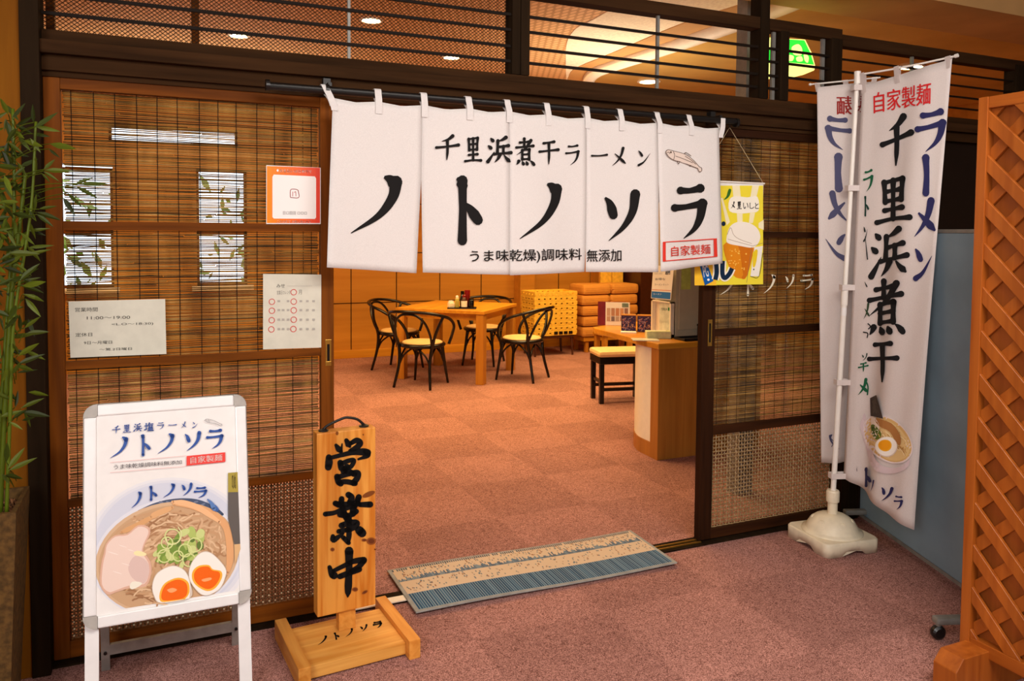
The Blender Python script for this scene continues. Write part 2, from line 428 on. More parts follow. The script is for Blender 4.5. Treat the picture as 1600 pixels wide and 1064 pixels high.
class Print:
    def __init__(s, surf, base=.0012, step=.00006, seg=None):
        s.sf = surf; s.b = base; s.st = step; s.k = 0; s.v = []; s.f = []; s.c = []; s.seg = seg
    def add(s, pts, faces, col):
        o = len(s.v); l = s.b + s.k*s.st
        for x, y in pts:
            u, v = s.sf.uv(x, y); s.v.append(s.sf.lift(u, v, l))
        for f in faces: s.f.append(tuple(o+i for i in f)); s.c.append(c2(col))
        return s
    def layer(s): s.k += 1; return s
    def poly(s, pts, col, smooth=0):
        if smooth: pts = cr(pts, smooth, True)
        s.k += 1
        if s.seg:
            bm = BM(); bm.faces.new([bm.verts.new((x, y, 0)) for x, y in pts])
            bmesh.ops.triangulate(bm, faces=bm.faces[:])
            for _ in range(6):
                es = [e for e in bm.edges if e.calc_length() > s.seg]
                if not es: break
                bmesh.ops.subdivide_edges(bm, edges=es, cuts=1); bmesh.ops.triangulate(bm, faces=[f for f in bm.faces if len(f.verts) > 3])
            bm.verts.index_update()
            s.add([(v.co.x, v.co.y) for v in bm.verts], [tuple(v.index for v in f.verts) for f in bm.faces], col); bm.free(); return s
        return s.add(pts, [tuple(range(len(pts)))], col)
    def rect(s, x0, y0, x1, y1, col, sk=0): return s.poly([(x0, y0), (x1, y0+sk), (x1, y1+sk), (x0, y1)], col)
    def ell(s, cx, cy, rx, ry, col, rot=0, n=28):
        c, q = math.cos(rot), math.sin(rot)
        return s.poly([(cx+rx*math.cos(t)*c-ry*math.sin(t)*q, cy+rx*math.cos(t)*q+ry*math.sin(t)*c) for t in [2*math.pi*i/n for i in range(n)]], col)
    def line(s, pts, w, col, prof=None, n=5, new=True):
        if new: s.k += 1
        P = cr(pts, n) if len(pts) > 2 else cr(pts, 4); N = len(P); L = []; Rr = []
        for i, p in enumerate(P):
            q0, q1 = P[max(i-1, 0)], P[min(i+1, N-1)]
            dx, dy = q1[0]-q0[0], q1[1]-q0[1]; d = math.hypot(dx, dy) or 1
            ww = w*(interp(prof, i/(N-1)) if prof else 1)/2
            L.append((p[0]-dy/d*ww, p[1]+dx/d*ww)); Rr.append((p[0]+dy/d*ww, p[1]-dx/d*ww))
        s.add(L+Rr, [(i, i+1, N+i+1, N+i) for i in range(N-1)], col)
        if prof and n >= 4:
            for p, q, t in ((P[0], P[1], 0), (P[-1], P[-2], 1)):
                r = w*interp(prof, t)/2
                if r > .35*w*.5:
                    s.add([(p[0]+r*math.cos(a), p[1]+r*math.sin(a)) for a in [2*math.pi*i/10 for i in range(10)]], [tuple(range(10))], col)
        return s
    def ring(s, cx, cy, r, w, col, n=20):
        s.k += 1
        A = [(cx+(r+w/2)*math.cos(2*math.pi*i/n), cy+(r+w/2)*math.sin(2*math.pi*i/n)) for i in range(n)]
        B = [(cx+(r-w/2)*math.cos(2*math.pi*i/n), cy+(r-w/2)*math.sin(2*math.pi*i/n)) for i in range(n)]
        return s.add(A+B, [(i, (i+1) % n, n+(i+1) % n, n+i) for i in range(n)], col)
    def glyph(s, ch, quad, col, w=11, flip=False):
        s.k += 1
        if len(quad) == 4 and not hasattr(quad[0], '__len__'):
            x0, y0, x1, y1 = quad; quad = ((x0, y0), (x1, y0), (x1, y1), (x0, y1))
        (ax, ay), (bx, by), (cx, cy), (dx, dy) = quad
        def mp(x, y):
            x /= 100; y /= 100
            if flip: x = 1-x
            return ((1-x)*(1-y)*ax+x*(1-y)*bx+x*y*cx+(1-x)*y*dx, (1-x)*(1-y)*ay+x*(1-y)*by+x*y*cy+(1-x)*y*dy)
        sz = (math.hypot(bx-ax, by-ay)+math.hypot(dx-ax, dy-ay))/2
        for st in GL[ch].split('|'):
            q = st.split(); t = q[0]; n = [float(a) for a in q[1:]]
            s.line([mp(n[i], n[i+1]) for i in range(0, len(n), 2)], w*sz/100, col, WP[t], 6, False)
        return s
    def glyphs(s, seq, col, w=11, flip=False):
        for ch, q in seq: s.glyph(ch, q, col, w, flip)
        return s
    def text(s, body, quad, col, bold=0.0, flip=False):
        s.k += 1
        if len(quad) == 4 and not hasattr(quad[0], '__len__'):
            x0, y0, x1, y1 = quad; quad = ((x0, y0), (x1, y0), (x1, y1), (x0, y1))
        (ax, ay), (bx, by), (cx, cy), (dx, dy) = quad
        vs, fs = font_mesh(body, bold)
        offs = ((0, 0),) if not bold else ((-.45, -.3), (.45, -.3), (-.45, .3), (.45, .3))
        hh = math.hypot(dx-ax, dy-ay)*bold
        for ox, oy in offs:
          P = []
          for x, y in vs:
            if flip: x = 1-x
            P.append((ox*hh+(1-x)*(1-y)*ax+x*(1-y)*bx+x*y*cx+(1-x)*y*dx, oy*hh+(1-x)*(1-y)*ay+x*(1-y)*by+x*y*cy+(1-x)*y*dy))
          s.add(P, fs, col)
        return s
    def build(s, name, mat='print', parent=None):
        me = bpy.data.meshes.new(name); me.from_pydata([tuple(v) for v in s.v], [], s.f)
        a = me.color_attributes.new('tint', 'FLOAT_COLOR', 'CORNER'); i = 0
        for p, c in zip(me.polygons, s.c):
            for li in p.loop_indices: a.data[li].color = c
        me.materials.append(MT[mat]); me.update()
        o = bpy.data.objects.new(name, me); COL.objects.link(o)
        if parent:
            o.parent = parent; o.matrix_parent_inverse = parent.matrix_basis.inverted()
        return o
def sheet(S, nu, nv, thick=.0008):
    bm = BM(); G = [[bm.verts.new(S(i/nu, j/nv)) for i in range(nu+1)] for j in range(nv+1)]
    for j in range(nv):
        for i in range(nu): bm.faces.new((G[j][i], G[j][i+1], G[j+1][i+1], G[j+1][i]))
    bm.normal_update()
    fs = bm.faces[:]
    flip = fs[0].normal.dot(CAMP-fs[0].calc_center_median()) < 0
    r = bmesh.ops.extrude_face_region(bm, geom=fs)
    nv_ = [e for e in r['geom'] if isinstance(e, bmesh.types.BMVert)]
    n0 = {v: v.normal.copy() for v in nv_}
    for v in nv_: v.co += n0[v]*(thick if flip else -thick)
    bmesh.ops.recalc_face_normals(bm, faces=bm.faces)
    return bm
def part(o, parent):
    """parent an object already placed in the scene's own coordinates"""
    o.parent = parent; o.matrix_parent_inverse = parent.matrix_basis.inverted(); return o
K = (26, 24, 24)
# ================================================================== the setting
W = 2.755
struct('floor', boxm((-3.2, -2.6, -.06), (7, 8.5, 0)), 'carpet')
# back wall of the restaurant with two tall windows and a strip opening standing in for a light line on its left
bm = BM()
ops = [(-.87, -.42, .8, 1.92), (.31, .78, .8, 1.95), (-.45, .70, 2.17, 2.34)]
xs = [-3.2, -.87, -.42, .31, .78, 7]
box(bm, (-3.2, 8.3, 0), (7, 8.5, .8)); box(bm, (-3.2, 8.3, 1.95), (7, 8.5, 2.17)); box(bm, (-3.2, 8.3, 2.34), (7, 8.5, 2.75))
box(bm, (-3.2, 8.3, 2.17), (-.45, 8.5, 2.34)); box(bm, (.7, 8.3, 2.17), (7, 8.5, 2.34))
for a, b in ((-3.2, -.87), (-.42, .31), (.78, 7)): box(bm, (a, 8.3, .8), (b, 8.5, 1.95))
wb = struct('wall_back', bm, 'panel')
bm = BM()
for x in [1.33 + .495*i for i in range(10)]: box(bm, (x-.004, 8.296, .09), (x+.004, 8.301, 2.6))
for z in (.585, 1.12, 1.65): box(bm, (.8, 8.296, z-.004), (6.5, 8.301, z+.004))
obj('panel_seam', bm, 'dark', wb)
struct('baseboard_back', boxm((.8, 8.27, 0), (6.5, 8.3, .085), .004), 'oak')
struct('wall_back_pilaster', boxm((3.72, 8.12, 0), (3.9, 8.3, 2.6)), 'panel')
for i, (a, b, c, d) in enumerate(ops):
    w = thing('window_%d' % (i+1), None, None, ((a+b)/2, 8.4, c), kind='structure')
    fr = BM(); t = .025
    box(fr, (a, 8.34, c), (a+t, 8.4, d)); box(fr, (b-t, 8.34, c), (b, 8.4, d)); box(fr, (a, 8.34, c), (b, 8.4, c+t)); box(fr, (a, 8.34, d-t), (b, 8.4, d))
    if i < 2: box(fr, (a, 8.34, 1.30), (b, 8.4, 1.36))
    part(obj('window_frame', fr, 'frame'), w)
    part(obj('window_pane', boxm((a+t, 8.365, c+t), (b-t, 8.37, d-t)), 'glass'), w)
    if i < 2: part(obj('windowsill', boxm((a-.05, 8.2, c-.04), (b+.05, 8.34, c)), 'white'), w)
struct('wall_left', boxm((-3.3, 2.8, 0), (-3.2, 8.5, 2.75)), 'wall')
struct('wall_right', boxm((7, -2.6, 0), (7.1, 8.5, 2.75)), 'panel')
struct('wall_hall_left', boxm((-1.75, -2.6, 0), (-1.65, 2.8, 2.75)), 'wallg')
struct('wall_hall_back', boxm((-1.75, -2.7, 0), (7, -2.6, 2.75)), 'wallg')
struct('ceiling', boxm((-3.2, 2.9, 2.6), (7, 8.5, 2.75)), 'ceil')
struct('ceiling_hall', boxm((-1.75, -2.6, 2.75), (7, 2.9, 2.85)), 'wallg')
struct('wall_front_left', boxm((-3.2, 2.76, 0), (-.37, 2.86, 2.75)), 'wallg')
# wood cladding left of the post, boards with grooves
cl = BM()
for i in range(9): box(cl, (-1.64+i*.142, 2.69, 0), (-1.64+(i+1)*.142-.003, 2.75, 2.75), .002)
struct('wall_front_cladding', cl, 'clad')
struct('trim_1', boxm((-.372, 2.68, 0), (-.322, 2.80, 2.75), .003), 'darkv')
# beam over the doors: three bands
tb = thing('trim_2', None, None, (1.2, W, 1.82), kind='structure')
part(obj('beam_lower_band', boxm((-.322, 2.72, 1.822), (5.3, 2.80, 1.868), .002), 'dark'), tb)
part(obj('beam_middle_band', boxm((-.36, 2.695, 1.868), (5.3, 2.80, 1.908), .003), 'dark'), tb)
part(obj('beam_upper_band', boxm((-.322, 2.735, 1.908), (5.3, 2.80, 1.945), .002), 'dark'), tb)
part(obj('sliding_groove_strip', boxm((-.322, 2.735, 1.806), (2.96, 2.79, 1.822)), 'dark'), tb)
# transom above the beam
tt = thing('trim_3', None, None, (1.2, W, 1.945), kind='structure')
part(obj('top_rail', boxm((-.322, 2.735, 2.246), (2.875, 2.795, 2.296), .002), 'dark'), tt)
part(obj('top_rail', boxm((2.875, 2.74, 2.222), (5.3, 2.79, 2.275), .002), 'dark'), tt)
for z in (2.169, 2.112, 2.051, 1.995):
    part(obj('slat', boxm((-.322, 2.742, z-.005), (2.86, 2.752, z+.005)), 'steelbar'), tt)
for z in (2.165, 2.108, 2.052, 1.996):
    part(obj('slat', boxm((2.875, 2.748, z-.004), (5.3, 2.758, z+.004)), 'steelbar'), tt)
for a, b, z in ((1.209, 1.243, 2.75), (1.245, 1.282, 2.75), (2.392, 2.442, 2.75), (2.508, 2.556, 2.25), (2.808, 2.873, 2.25), (4.10, 4.2, 2.25)):
    part(obj('post', boxm((a, 2.73, 1.945), (b, 2.80, z), .003), 'darkv'), tt)
for x, r in ((.6, .005), (1.876, .006), (3.357, .007), (2.488, .008), (2.778, .009)):
    part(obj('bar', boxm((x-r, 2.752, 1.945), (x+r, 2.764, 2.25)), 'grey'), tt)
bm = BM(); p = .0155; asp = .8
x0, x1, z0, z1 = -.322, 1.209, 1.945, 2.246
H = z1-z0; k = 0
while True:
    xa = x0 - H/asp + k*p; k += 1
    if xa > x1: break
    for sgn in (1, -1):
        a = (xa, z0) ; b = (xa+H/asp, z1)
        (ax, az), (bx, bz) = a, b
        if ax < x0: az += (x0-ax)*asp; ax = x0
        if bx > x1: bz -= (bx-x1)*asp; bx = x1
        if sgn < 0: az, bz = z0+z1-az, z0+z1-bz
        y = 2.785 if sgn > 0 else 2.7868
        tube(bm, [(ax, y, az), (bx, y, bz)], .0011, 4)
part(obj('wire_mesh', bm, 'wire'), tt)
struct('trim_4', boxm((-.322, 2.84, 1.945), (-.298, 2.87, 2.6)), 'frame')
struct('trim_5', boxm((.10, 2.95, 1.9), (.125, 2.98, 2.6)), 'frame')
# threshold with sliding tracks
th = thing('trim_6', None, None, (1.3, W, 0), kind='structure')
part(obj('sill', boxm((-.322, 2.715, 0), (5.3, 2.80, .006)), 'darkv'), th)
part(obj('white_track', boxm((.545, 2.715, .006), (1.1, 2.755, .010)), 'white'), th)
part(obj('brass_track', boxm((1.1, 2.735, .006), (2.13, 2.742, .012)), 'brass'), th)
part(obj('brass_track', boxm((1.1, 2.762, .006), (2.13, 2.769, .012)), 'brass'), th)
struct('trim_7', boxm((2.955, 2.70, 0), (3.02, 2.82, 1.82), .003), 'darkv')
struct('wall_front_right', boxm((3.02, 2.75, 0), (7, 2.83, 1.822)), 'blackwall')
struct('wall_front_far', boxm((5.3, 2.75, 1.822), (7, 2.83, 2.75)), 'wallg')

# ------------------------------------------------------------------ sliding doors
def reeds(bm, x0, x1, z0, z1, y, pitch=.0057):
    z = z0+.003
    while z < z1:
        n = 7; ph = random.random()*6; am = random.uniform(.0004, .0013); r = random.uniform(.0016, .0025); tl = random.uniform(-.0012, .0012)
        a = x0+random.uniform(0, .006); b = x1-random.uniform(0, .006)
        if random.random() < .35:      # a reed that ends part way, the next one going on
            c = random.uniform(a+.1, b-.1); segs = ((a, c), (c+.002, b))
        else: segs = ((a, b),)
        for sa, sb in segs:
            pts = [(sa+(sb-sa)*i/n, y+random.uniform(-.001, .001), z+am*math.sin(ph+i*1.3)+tl*(i/n-.5)) for i in range(n+1)]
            tube(bm, pts, [r*random.uniform(.85, 1.15) for _ in pts], 5)
        z += pitch*random.uniform(.72, 1.25)
def door(n, x0, x1, sl, sr, rails, reedz, wz, woodv, woodh, weave, beads, reed_p):
    d = thing('door_%d' % n, None, None, ((x0+x1)/2, W, .012), kind='structure')
    yf, yb = 2.742, 2.778; top = 1.808
    part(obj('stile', boxm((x0, yf, .012), (x0+sl, yb, top), .003), woodv), d)
    part(obj('stile', boxm((x1-sr, yf, .012), (x1, yb, top), .003), woodv), d)
    part(obj('top_rail', boxm((x0+sl, yf+.001, 1.772), (x1-sr, yb, top), .002), woodh), d)
    part(obj('bottom_rail', boxm((x0+sl, yf+.001, .012), (x1-sr, yb, wz[0]), .002), woodh), d)
    for a, b in rails: part(obj('rail', boxm((x0+sl, yf+.002, a), (x1-sr, 2.756, b), .002), woodh), d)
    bm = BM(); reeds(bm, x0+sl+.002, x1-sr-.002, reedz[0], reedz[1], 2.768, reed_p)
    rb = part(obj('reed_blind', bm, 'reed'), d)
    bm = BM(); nc = 13
    for i in range(nc):
        x = x0+sl+.03+(x1-x0-sl-sr-.06)*i/(nc-1)+random.uniform(-.004, .004)
        tube(bm, [(x, 2.7635, reedz[0]), (x+random.uniform(-.003, .003), 2.763, (reedz[0]+reedz[1])/2), (x, 2.7635, reedz[1])], .0011, 4)
    o = part(obj('binding_cord', bm, 'cord'), d)
    # woven lower panel
    bm = BM(); a, b = x0+sl, x1-sr; z0, z1 = wz; p = weave
    nx = int((b-a)/p); nz = int((z1-z0)/p)
    for j in range(nz+1):
        z = z0+p*j
        tube(bm, [(a+p*i, 2.762+(.0025 if (i+j) % 2 else -.0025), z+random.uniform(-.0006, .0006)) for i in range(nx+1)], p*(.3 if beads else .2), 4)
    for i in range(nx+1):
        x = a+p*i
        tube(bm, [(x+random.uniform(-.0006, .0006), 2.762+(-.0025 if (i+j) % 2 else .0025), z0+p*j) for j in range(nz+1)], p*(.3 if beads else .2), 4)
    part(obj('woven_panel', bm, 'weave' if beads else 'weave2'), d)
    if beads:
        bm = BM()
        for j in range(1, nz, 2):
            for i in range(1, nx, 2):
                bmesh.ops.create_icosphere(bm, subdivisions=1, radius=.0032, matrix=Matrix.Translation((a+p*i+random.uniform(-.001, .001), 2.7565, z0+p*j+random.uniform(-.001, .001))))
        k = part(obj('weave_knot', bm, 'bead'), d)
    part(obj('glass_pane', boxm((x0+sl, 2.7575, wz[1]+.03), (x1-sr, 2.7595, 1.775)), 'glass'), d)
    return d
d1 = door(1, -.322, .543, .045, .045, [(1.346, 1.374), (.917, .943), (.487, .512)], (.50, 1.78), (.065, .49), 'frame', 'frameh', .0105, True, .0057)
d2 = door(2, 2.122, 2.957, .066, .05, [(1.335, 1.362), (.905, .937), (.472, .512)], (.49, 1.78), (.055, .475), 'frame2', 'frame2h', .016, False, .0057)
def pull(d, x, z, h, w):
    bm = BM(); y = 2.742
    t = w*.28
    box(bm, (x-w/2, y-.002, z-h/2), (x-w/2+t, y+.001, z+h/2)); box(bm, (x+w/2-t, y-.002, z-h/2), (x+w/2, y+.001, z+h/2))
    box(bm, (x-w/2, y-.0022, z-h/2), (x+w/2, y+.001, z-h/2+.016), .001); box(bm, (x-w/2, y-.0022, z+h/2-.016), (x+w/2, y+.001, z+h/2), .001)
    lathe(bm, [(.004, 0), (.004, .002), (0, .0025)], (0, 0, 0), 10, None) if False else None
    part(obj('pull_handle', bm, 'brass'), d)
    part(obj('handle_recess', boxm((x-w/2+t, y-.0005, z-h/2+.014), (x+w/2-t, y+.0005, z+h/2-.014)), 'black'), d)
q = on_y(513, 551, 2.742); pull(d1, q.x, q.z, .092, .02)
q = on_y(1109, 520, 2.742); pull(d2, q.x, q.z, .115, .022)
gp = Surf(lambda u, v: Vector((2.18+.75*u, 2.7573, 1.3-.6*v)))
pr_ = Print(gp, .0008); pale = (236, 226, 200)
for ch, b in (('ノ', (1124, 432, 1150, 462)), ('ト', (1160, 430, 1180, 462)), ('ノ', (1192, 428, 1214, 460)), ('ソ', (1224, 428, 1243, 452)), ('ラ', (1250, 427, 1273, 453))):
    pr_.glyph(ch, b, pale, 13)
pr_.build('pale_window_lettering', 'print', d2)

# ------------------------------------------------------------------ ceiling of the restaurant
def slab(name, px, z, th, mat, extra=()):
    pts = [on_z(x, y, z) for x, y in px] + [Vector((a, b, z)) for a, b in extra]
    bm = BM(); prism(bm, pts, (0, 0, th)); return struct(name, bm, mat)
slab('ceiling_vault', cr([(885, 128), (884, 95), (886, 66), (900, 45), (925, 32), (950, 18)], 4) + [(1000, -8), (1120, -60), (1260, -30), (1180, 2), (1065, 40), (960, 84)], 2.594, .01, 'cream_ceil')
tubepx = cr([(918, 135), (921, 122), (931, 112), (955, 102), (1065, 66), (1195, 20), (1255, -4), (1330, -34)], 6)
slab('ceiling_band', cr([(884, 135), (888, 122), (900, 107), (960, 82), (1065, 38), (1180, 0), (1280, -38)], 5) + tubepx[::-1], 2.588, .012, 'brown_ceil')
tp = [on_z(x, y, 2.575) for x, y in tubepx]
struct('trim_8', tubem([tuple(p) for p in tp], .05, 12), 'white', smooth=True)
g0 = [on_z(x, y, 2.582) for x, y in tubepx]
bm = BM(); prism(bm, g0 + [Vector((6.9, 2.85, 2.582)), Vector((6.9, 8.25, 2.582)), Vector((g0[0].x+.9, 8.25, 2.582))], (0, 0, .016)); struct('ceiling_glossy', bm, 'gold')
struct('trim_9', boxm((2.5, 2.68, 2.48), (7, 3.07, 2.60)), 'brown_ceil')
struct('trim_10', boxm((2.70, 3.18, 0), (2.80, 3.26, 2.58)), 'gcol')
def downlight(p, label, power=26, r=.055):
    t = thing('downlight', label, 'ceiling light', p, group=None)
    part(obj('trim_ring', lathem([(r*1.25, 0), (r*1.25, -.006), (r, -.008), (r, -.001)], p, 24), 'white', smooth=False), t)
    part(obj('lamp_disc', lathem([(0, -.004), (r*.95, -.004), (r*.95, -.001)], p, 20), 'lamp'), t)
    l = bpy.data.lights.new('lamp_light', 'SPOT'); l.energy = power; l.color = (1, .6, .26); l.spot_size = R(120); l.spot_blend = .7; l.shadow_soft_size = .05
    o = bpy.data.objects.new('lamp_light', l); COL.objects.link(o); o.location = (0, 0, -.03); o.parent = t
    return t
for px, z, lb in (((580, 31), 2.6, 'round recessed ceiling light, brightest of those seen through the wire mesh, nearest the doorway'),
                  ((373, 55), 2.6, 'round recessed ceiling light above the left sliding door, leftmost seen through the mesh'),
                  ((705, 89), 2.6, 'small round recessed ceiling light just left of the transom post'),
                  ((1014, 127), 2.58, 'glowing disc for a lamp reflection low on the glossy ceiling right of the vault'),  # lamp built where the gloss only mirrors a downlight
                  ((1424, 104), 2.58, 'glowing disc for a lamp reflection on the ceiling above the banner top')):  # added lamp in place of a reflection in the glossy ceiling
    downlight(tuple(on_z(*px, z)), lb, 26, .075 if px[0] > 1000 else .055)
# exit sign
Y = 3.15
a, b = on_y(1197, 60, Y), on_y(1275, 118, Y)
ex = thing('exit_sign', 'lit green and yellow emergency exit sign behind the transom posts', 'sign', ((a.x+b.x)/2, Y, b.z))
pp = [(1192, 58), (1258, 62), (1268, 82), (1274, 104), (1272, 110), (1255, 117), (1230, 122), (1192, 118)]
bm = BM(); prism(bm, [on_y(x, y, Y) for x, y in pp], (0, .06, 0)); part(obj('lamp_housing', bm, 'exit_pale'), ex)
bm = BM(); prism(bm, [on_y(x, y, Y-.004) for x, y in [(1193, 59), (1257, 63), (1266, 82), (1272, 101), (1230, 97), (1193, 99)]], (0, .003, 0)); part(obj('green_panel', bm, 'exit_green'), ex)
es = Surf(lambda u, v: Vector((a.x+(b.x-a.x)*u, Y-.0045, a.z+(b.z-a.z)*v)))
pe = Print(es, .0005); ye = (238, 240, 120)
for q in ([(1199, 62), (1212, 60), (1216, 70), (1206, 78), (1199, 74)], [(1218, 66), (1232, 64), (1226, 72), (1216, 74)], [(1237, 74), (1247, 69), (1253, 76), (1252, 86), (1240, 85)],
          [(1212, 84), (1226, 80), (1228, 90), (1214, 92)], [(1244, 90), (1252, 88), (1254, 95), (1246, 96)], [(1232, 86), (1240, 88), (1238, 95), (1230, 94)], [(1256, 84), (1263, 88), (1262, 98), (1257, 94)]): pe.poly(q, ye, 3)
pe.build('running_figure_mark', 'exit_pale', ex)
part(obj('bracket', boxm((2.80, Y+.02, (a.z+b.z)/2), (a.x+.02, Y+.05, (a.z+b.z)/2+.02)), 'gcol'), ex)
# garden outside the windows
bm = BM()
for i in range(520):
    c = Vector((random.uniform(-2.2, 2.2), random.uniform(9.6, 10.6), random.random()**1.6*1.9)); s = random.uniform(.05, .13)
    a = Vector((random.gauss(0, 1), random.gauss(0, 1), random.gauss(0, 1))).normalized(); b = a.orthogonal().normalized()
    f = [bm.verts.new(c+a*s), bm.verts.new(c+b*s*.4), bm.verts.new(c-a*s), bm.verts.new(c-b*s*.4)]; bm.faces.new(f)
tag(obj('garden_foliage', bm, 'hedge'), 'green garden foliage outside the windows behind the reed blind', 'foliage', None, 'stuff')
struct('ground', boxm((-6, 8.5, -.3), (8, 14, -.05)), 'hedge')

# ================================================================== noren curtain on its black pole
YN = 2.62
def ncl(x): return 1.797-.018*abs(math.sin((x-.52)/.187*math.pi))**.8 if x > .5 else 1.797
noren_u = lambda x, z: .012*math.sin(x*9+.8)*(.3+(1.8-z)*1.4) + .006*math.sin(x*23+z*5)*(1.8-z)*1.6 + .012*(1.8-z)*math.sin(x*3.1)
def nS(u, v, X0=.5, X1=2.11, Z0=1.785, Z1=1.21):
    x = X0+(X1-X0)*u; z = Z0+(Z1-Z0)*v
    return Vector((x, YN+noren_u(x, z), z))
nsurf = Surf(nS)
pole = thing('noren_pole', 'glossy black pole carrying the white shop curtain, fixed under the dark beam', 'pole', (1.25, 2.645, 1.815))
p0, p1 = on_y(415, 134, 2.645), on_y(1152, 190, 2.645)
part(obj('rod', tubem([tuple(p0), tuple(p1)], .0135, 16), 'bamboo_pole', smooth=False), pole)
for x0_, w_ in ((p0.x, .012), (.497, .012), (p1.x-.012, .012)):
    part(obj('collar', lathem([(0, 0), (.019, 0), (.019, w_), (0, w_)], (0, 0, 0), 18, Matrix.Translation((x0_, 2.645, 1.815)) @ Matrix.Rotation(R(90), 4, 'Y')), 'bamboo_pole'), pole)
for x in (.512, 2.115):
    bm = BM(); box(bm, (x-.006, 2.64, 1.828), (x+.006, 2.70, 1.84)); box(bm, (x-.012, 2.692, 1.815), (x+.012, 2.72, 1.862)); part(obj('bracket', bm, 'blackm'), pole)
nor = thing('noren_curtain', 'white split shop curtain with black brush lettering hung across the open doorway', 'curtain', (1.3, YN, 1.21))
ed = [(512, 137, 418), (660, 160, 427), (795, 175, 428), (917, 184, 424), (1027, 190, 426), (1131, 197, 412)]
tabs = [520, 592, 664, 734, 795, 857, 919, 972, 1030, 1080, 1127]
def xz(px, py): q = on_y(px, py, YN); return q.x, q.z
for i in range(5):
    (xa, ya, za), (xb, yb, zb) = ed[i], ed[i+1]
    zbl = [1.230, 1.207, 1.194, 1.201, 1.199][i]; zbr = [1.205, 1.196, 1.201, 1.197, 1.228][i]
    SL = {1: (.42, .024), 3: (.8, .006), 4: (.38, .010)}       # where the slits start, how wide they open
    x0t, x1t = (xz(520, 170)[0] if i == 0 else xz(xa, 185)[0]), (xz(1124, 200)[0] if i == 4 else xz(xb, 190)[0])
    x0b, x1b = (xz(510, 420)[0] if i == 0 else xz(xa, 420)[0]), xz(xb, 420)[0]
    slo, sro = SL.get(i), SL.get(i+1)
    def S(u, v, x0t=x0t, x1t=x1t, x0b=x0b, x1b=x1b, zbl=zbl, zbr=zbr, slo=slo, sro=sro):
        xl = x0t+(x0b-x0t)*v; xr = x1t+(x1b-x1t)*v
        if slo: xl += slo[1]*.3*max(0, (v-slo[0])/(1-slo[0]))
        if sro: xr -= sro[1]*.7*max(0, (v-sro[0])/(1-sro[0]))
        x = xl+(xr-xl)*u
        near = min(abs(x-on_y(t, 170, YN).x) for t in tabs)
        zt = 1.786-.010*min(1, near/.09)
        zb = zbl+(zbr-zbl)*u
        z = zt+(zb-zt)*v
        y = YN+noren_u(x, z)+(i % 2)*.0012
        return Vector((x, y, z))
    part(obj('cloth_panel', sheet(S, 16, 26, .0012), 'noren', smooth=True), nor)
for i, t in enumerate(tabs):
    x = on_y(t, 170, YN).x; w = .0115
    x += .006 if i == 0 else 0
    prof = [(YN+noren_u(x, 1.765)-.003, 1.745), (YN+noren_u(x, 1.78)-.003, 1.782), (2.629, 1.812), (2.634, 1.826), (2.645, 1.8315), (2.657, 1.826), (2.660, 1.812), (YN+noren_u(x, 1.78)+.004, 1.782), (YN+noren_u(x, 1.78)+.004, 1.76)]
    prof = cr(prof, 4); bm = BM(); sk = (-.03 if i == 0 else .022 if i == len(tabs)-1 else 0)
    L = [bm.verts.new((x-w+sk*max(0, (z-1.75)/.08), y, z)) for y, z in prof]; Rr = [bm.verts.new((x+w+sk*max(0, (z-1.75)/.08), y, z)) for y, z in prof]
    for k in range(len(prof)-1): bm.faces.new((L[k], Rr[k], Rr[k+1], L[k+1]))
    fs = bm.faces[:]; r = bmesh.ops.extrude_face_region(bm, geom=fs)
    bm.normal_update()
    for v in [e for e in r['geom'] if isinstance(e, bmesh.types.BMVert)]: v.co += v.normal*.001
    bmesh.ops.recalc_face_normals(bm, faces=bm.faces)
    part(obj('hanging_loop', bm, 'noren'), nor)
A1 = lambda b: (500+b[0]/4.094, 180+b[1]/4.094, 500+b[2]/4.094, 180+b[3]/4.094)
A2 = lambda b: (800+b[0]/4.091, 180+b[1]/4.091, 800+b[2]/4.091, 180+b[3]/4.091)
A3 = lambda b: (500+b[0]/2.907, 340+b[1]/2.907, 500+b[2]/2.907, 340+b[3]/2.907)
P = Print(nsurf, .0038)
P.glyphs([('ノ', A1((180, 380, 560, 770))), ('ト', A1((800, 392, 1060, 815)))], K, 17)
P.glyphs([('ノ', A2((35, 425, 345, 805))), ('ソ', A2((545, 470, 838, 820)))], K, 16)
P.glyph('ラ', A2((1018, 430, 1250, 800)), K, 17)
P.glyphs([(c, A1(b)) for c, b in (('千', (735, 125, 890, 290)), ('里', (922, 132, 1030, 305)), ('浜', (1062, 132, 1222, 312)))], K, 12)
P.glyphs([(c, A2(b)) for c, b in (('煮', (18, 148, 142, 322)), ('干', (168, 150, 296, 318)), ('ラ', (335, 180, 436, 325)), ('ー', (500, 205, 610, 310)), ('メ', (625, 200, 742, 335)), ('ン', (790, 208, 890, 330)))], K, 12)
P.text('うま味乾燥)調味料', ((734, 391), (908, 388), (908, 409), (734, 412)), K, .018)
P.text('無添加', ((916, 390), (970, 389), (970, 408), (916, 409)), K, .018)
red = (222, 58, 44)
def q2(l): return [(800+x/4.091, 180+y/4.091) for x, y in l]
P.line(q2([(962, 812), (1305, 789)]), 1.4, red); P.line(q2([(962, 933), (1308, 901)]), 1.4, red)
P.poly(q2([(960, 811), (978, 810), (979, 932), (960, 934)]), red); P.poly(q2([(1284, 790), (1304, 788), (1308, 902), (1287, 904)]), red)
P.text('自家製麺', q2([(1012, 838), (1262, 822), (1264, 885), (1014, 903)]), red, .012)
br = (92, 72, 62)
P.poly(q2([(978, 232), (1000, 222), (1030, 232), (1100, 248), (1150, 285), (1200, 335), (1208, 358), (1190, 360), (1180, 338), (1130, 318), (1070, 300), (1030, 290), (1000, 268)]), (226, 208, 196))
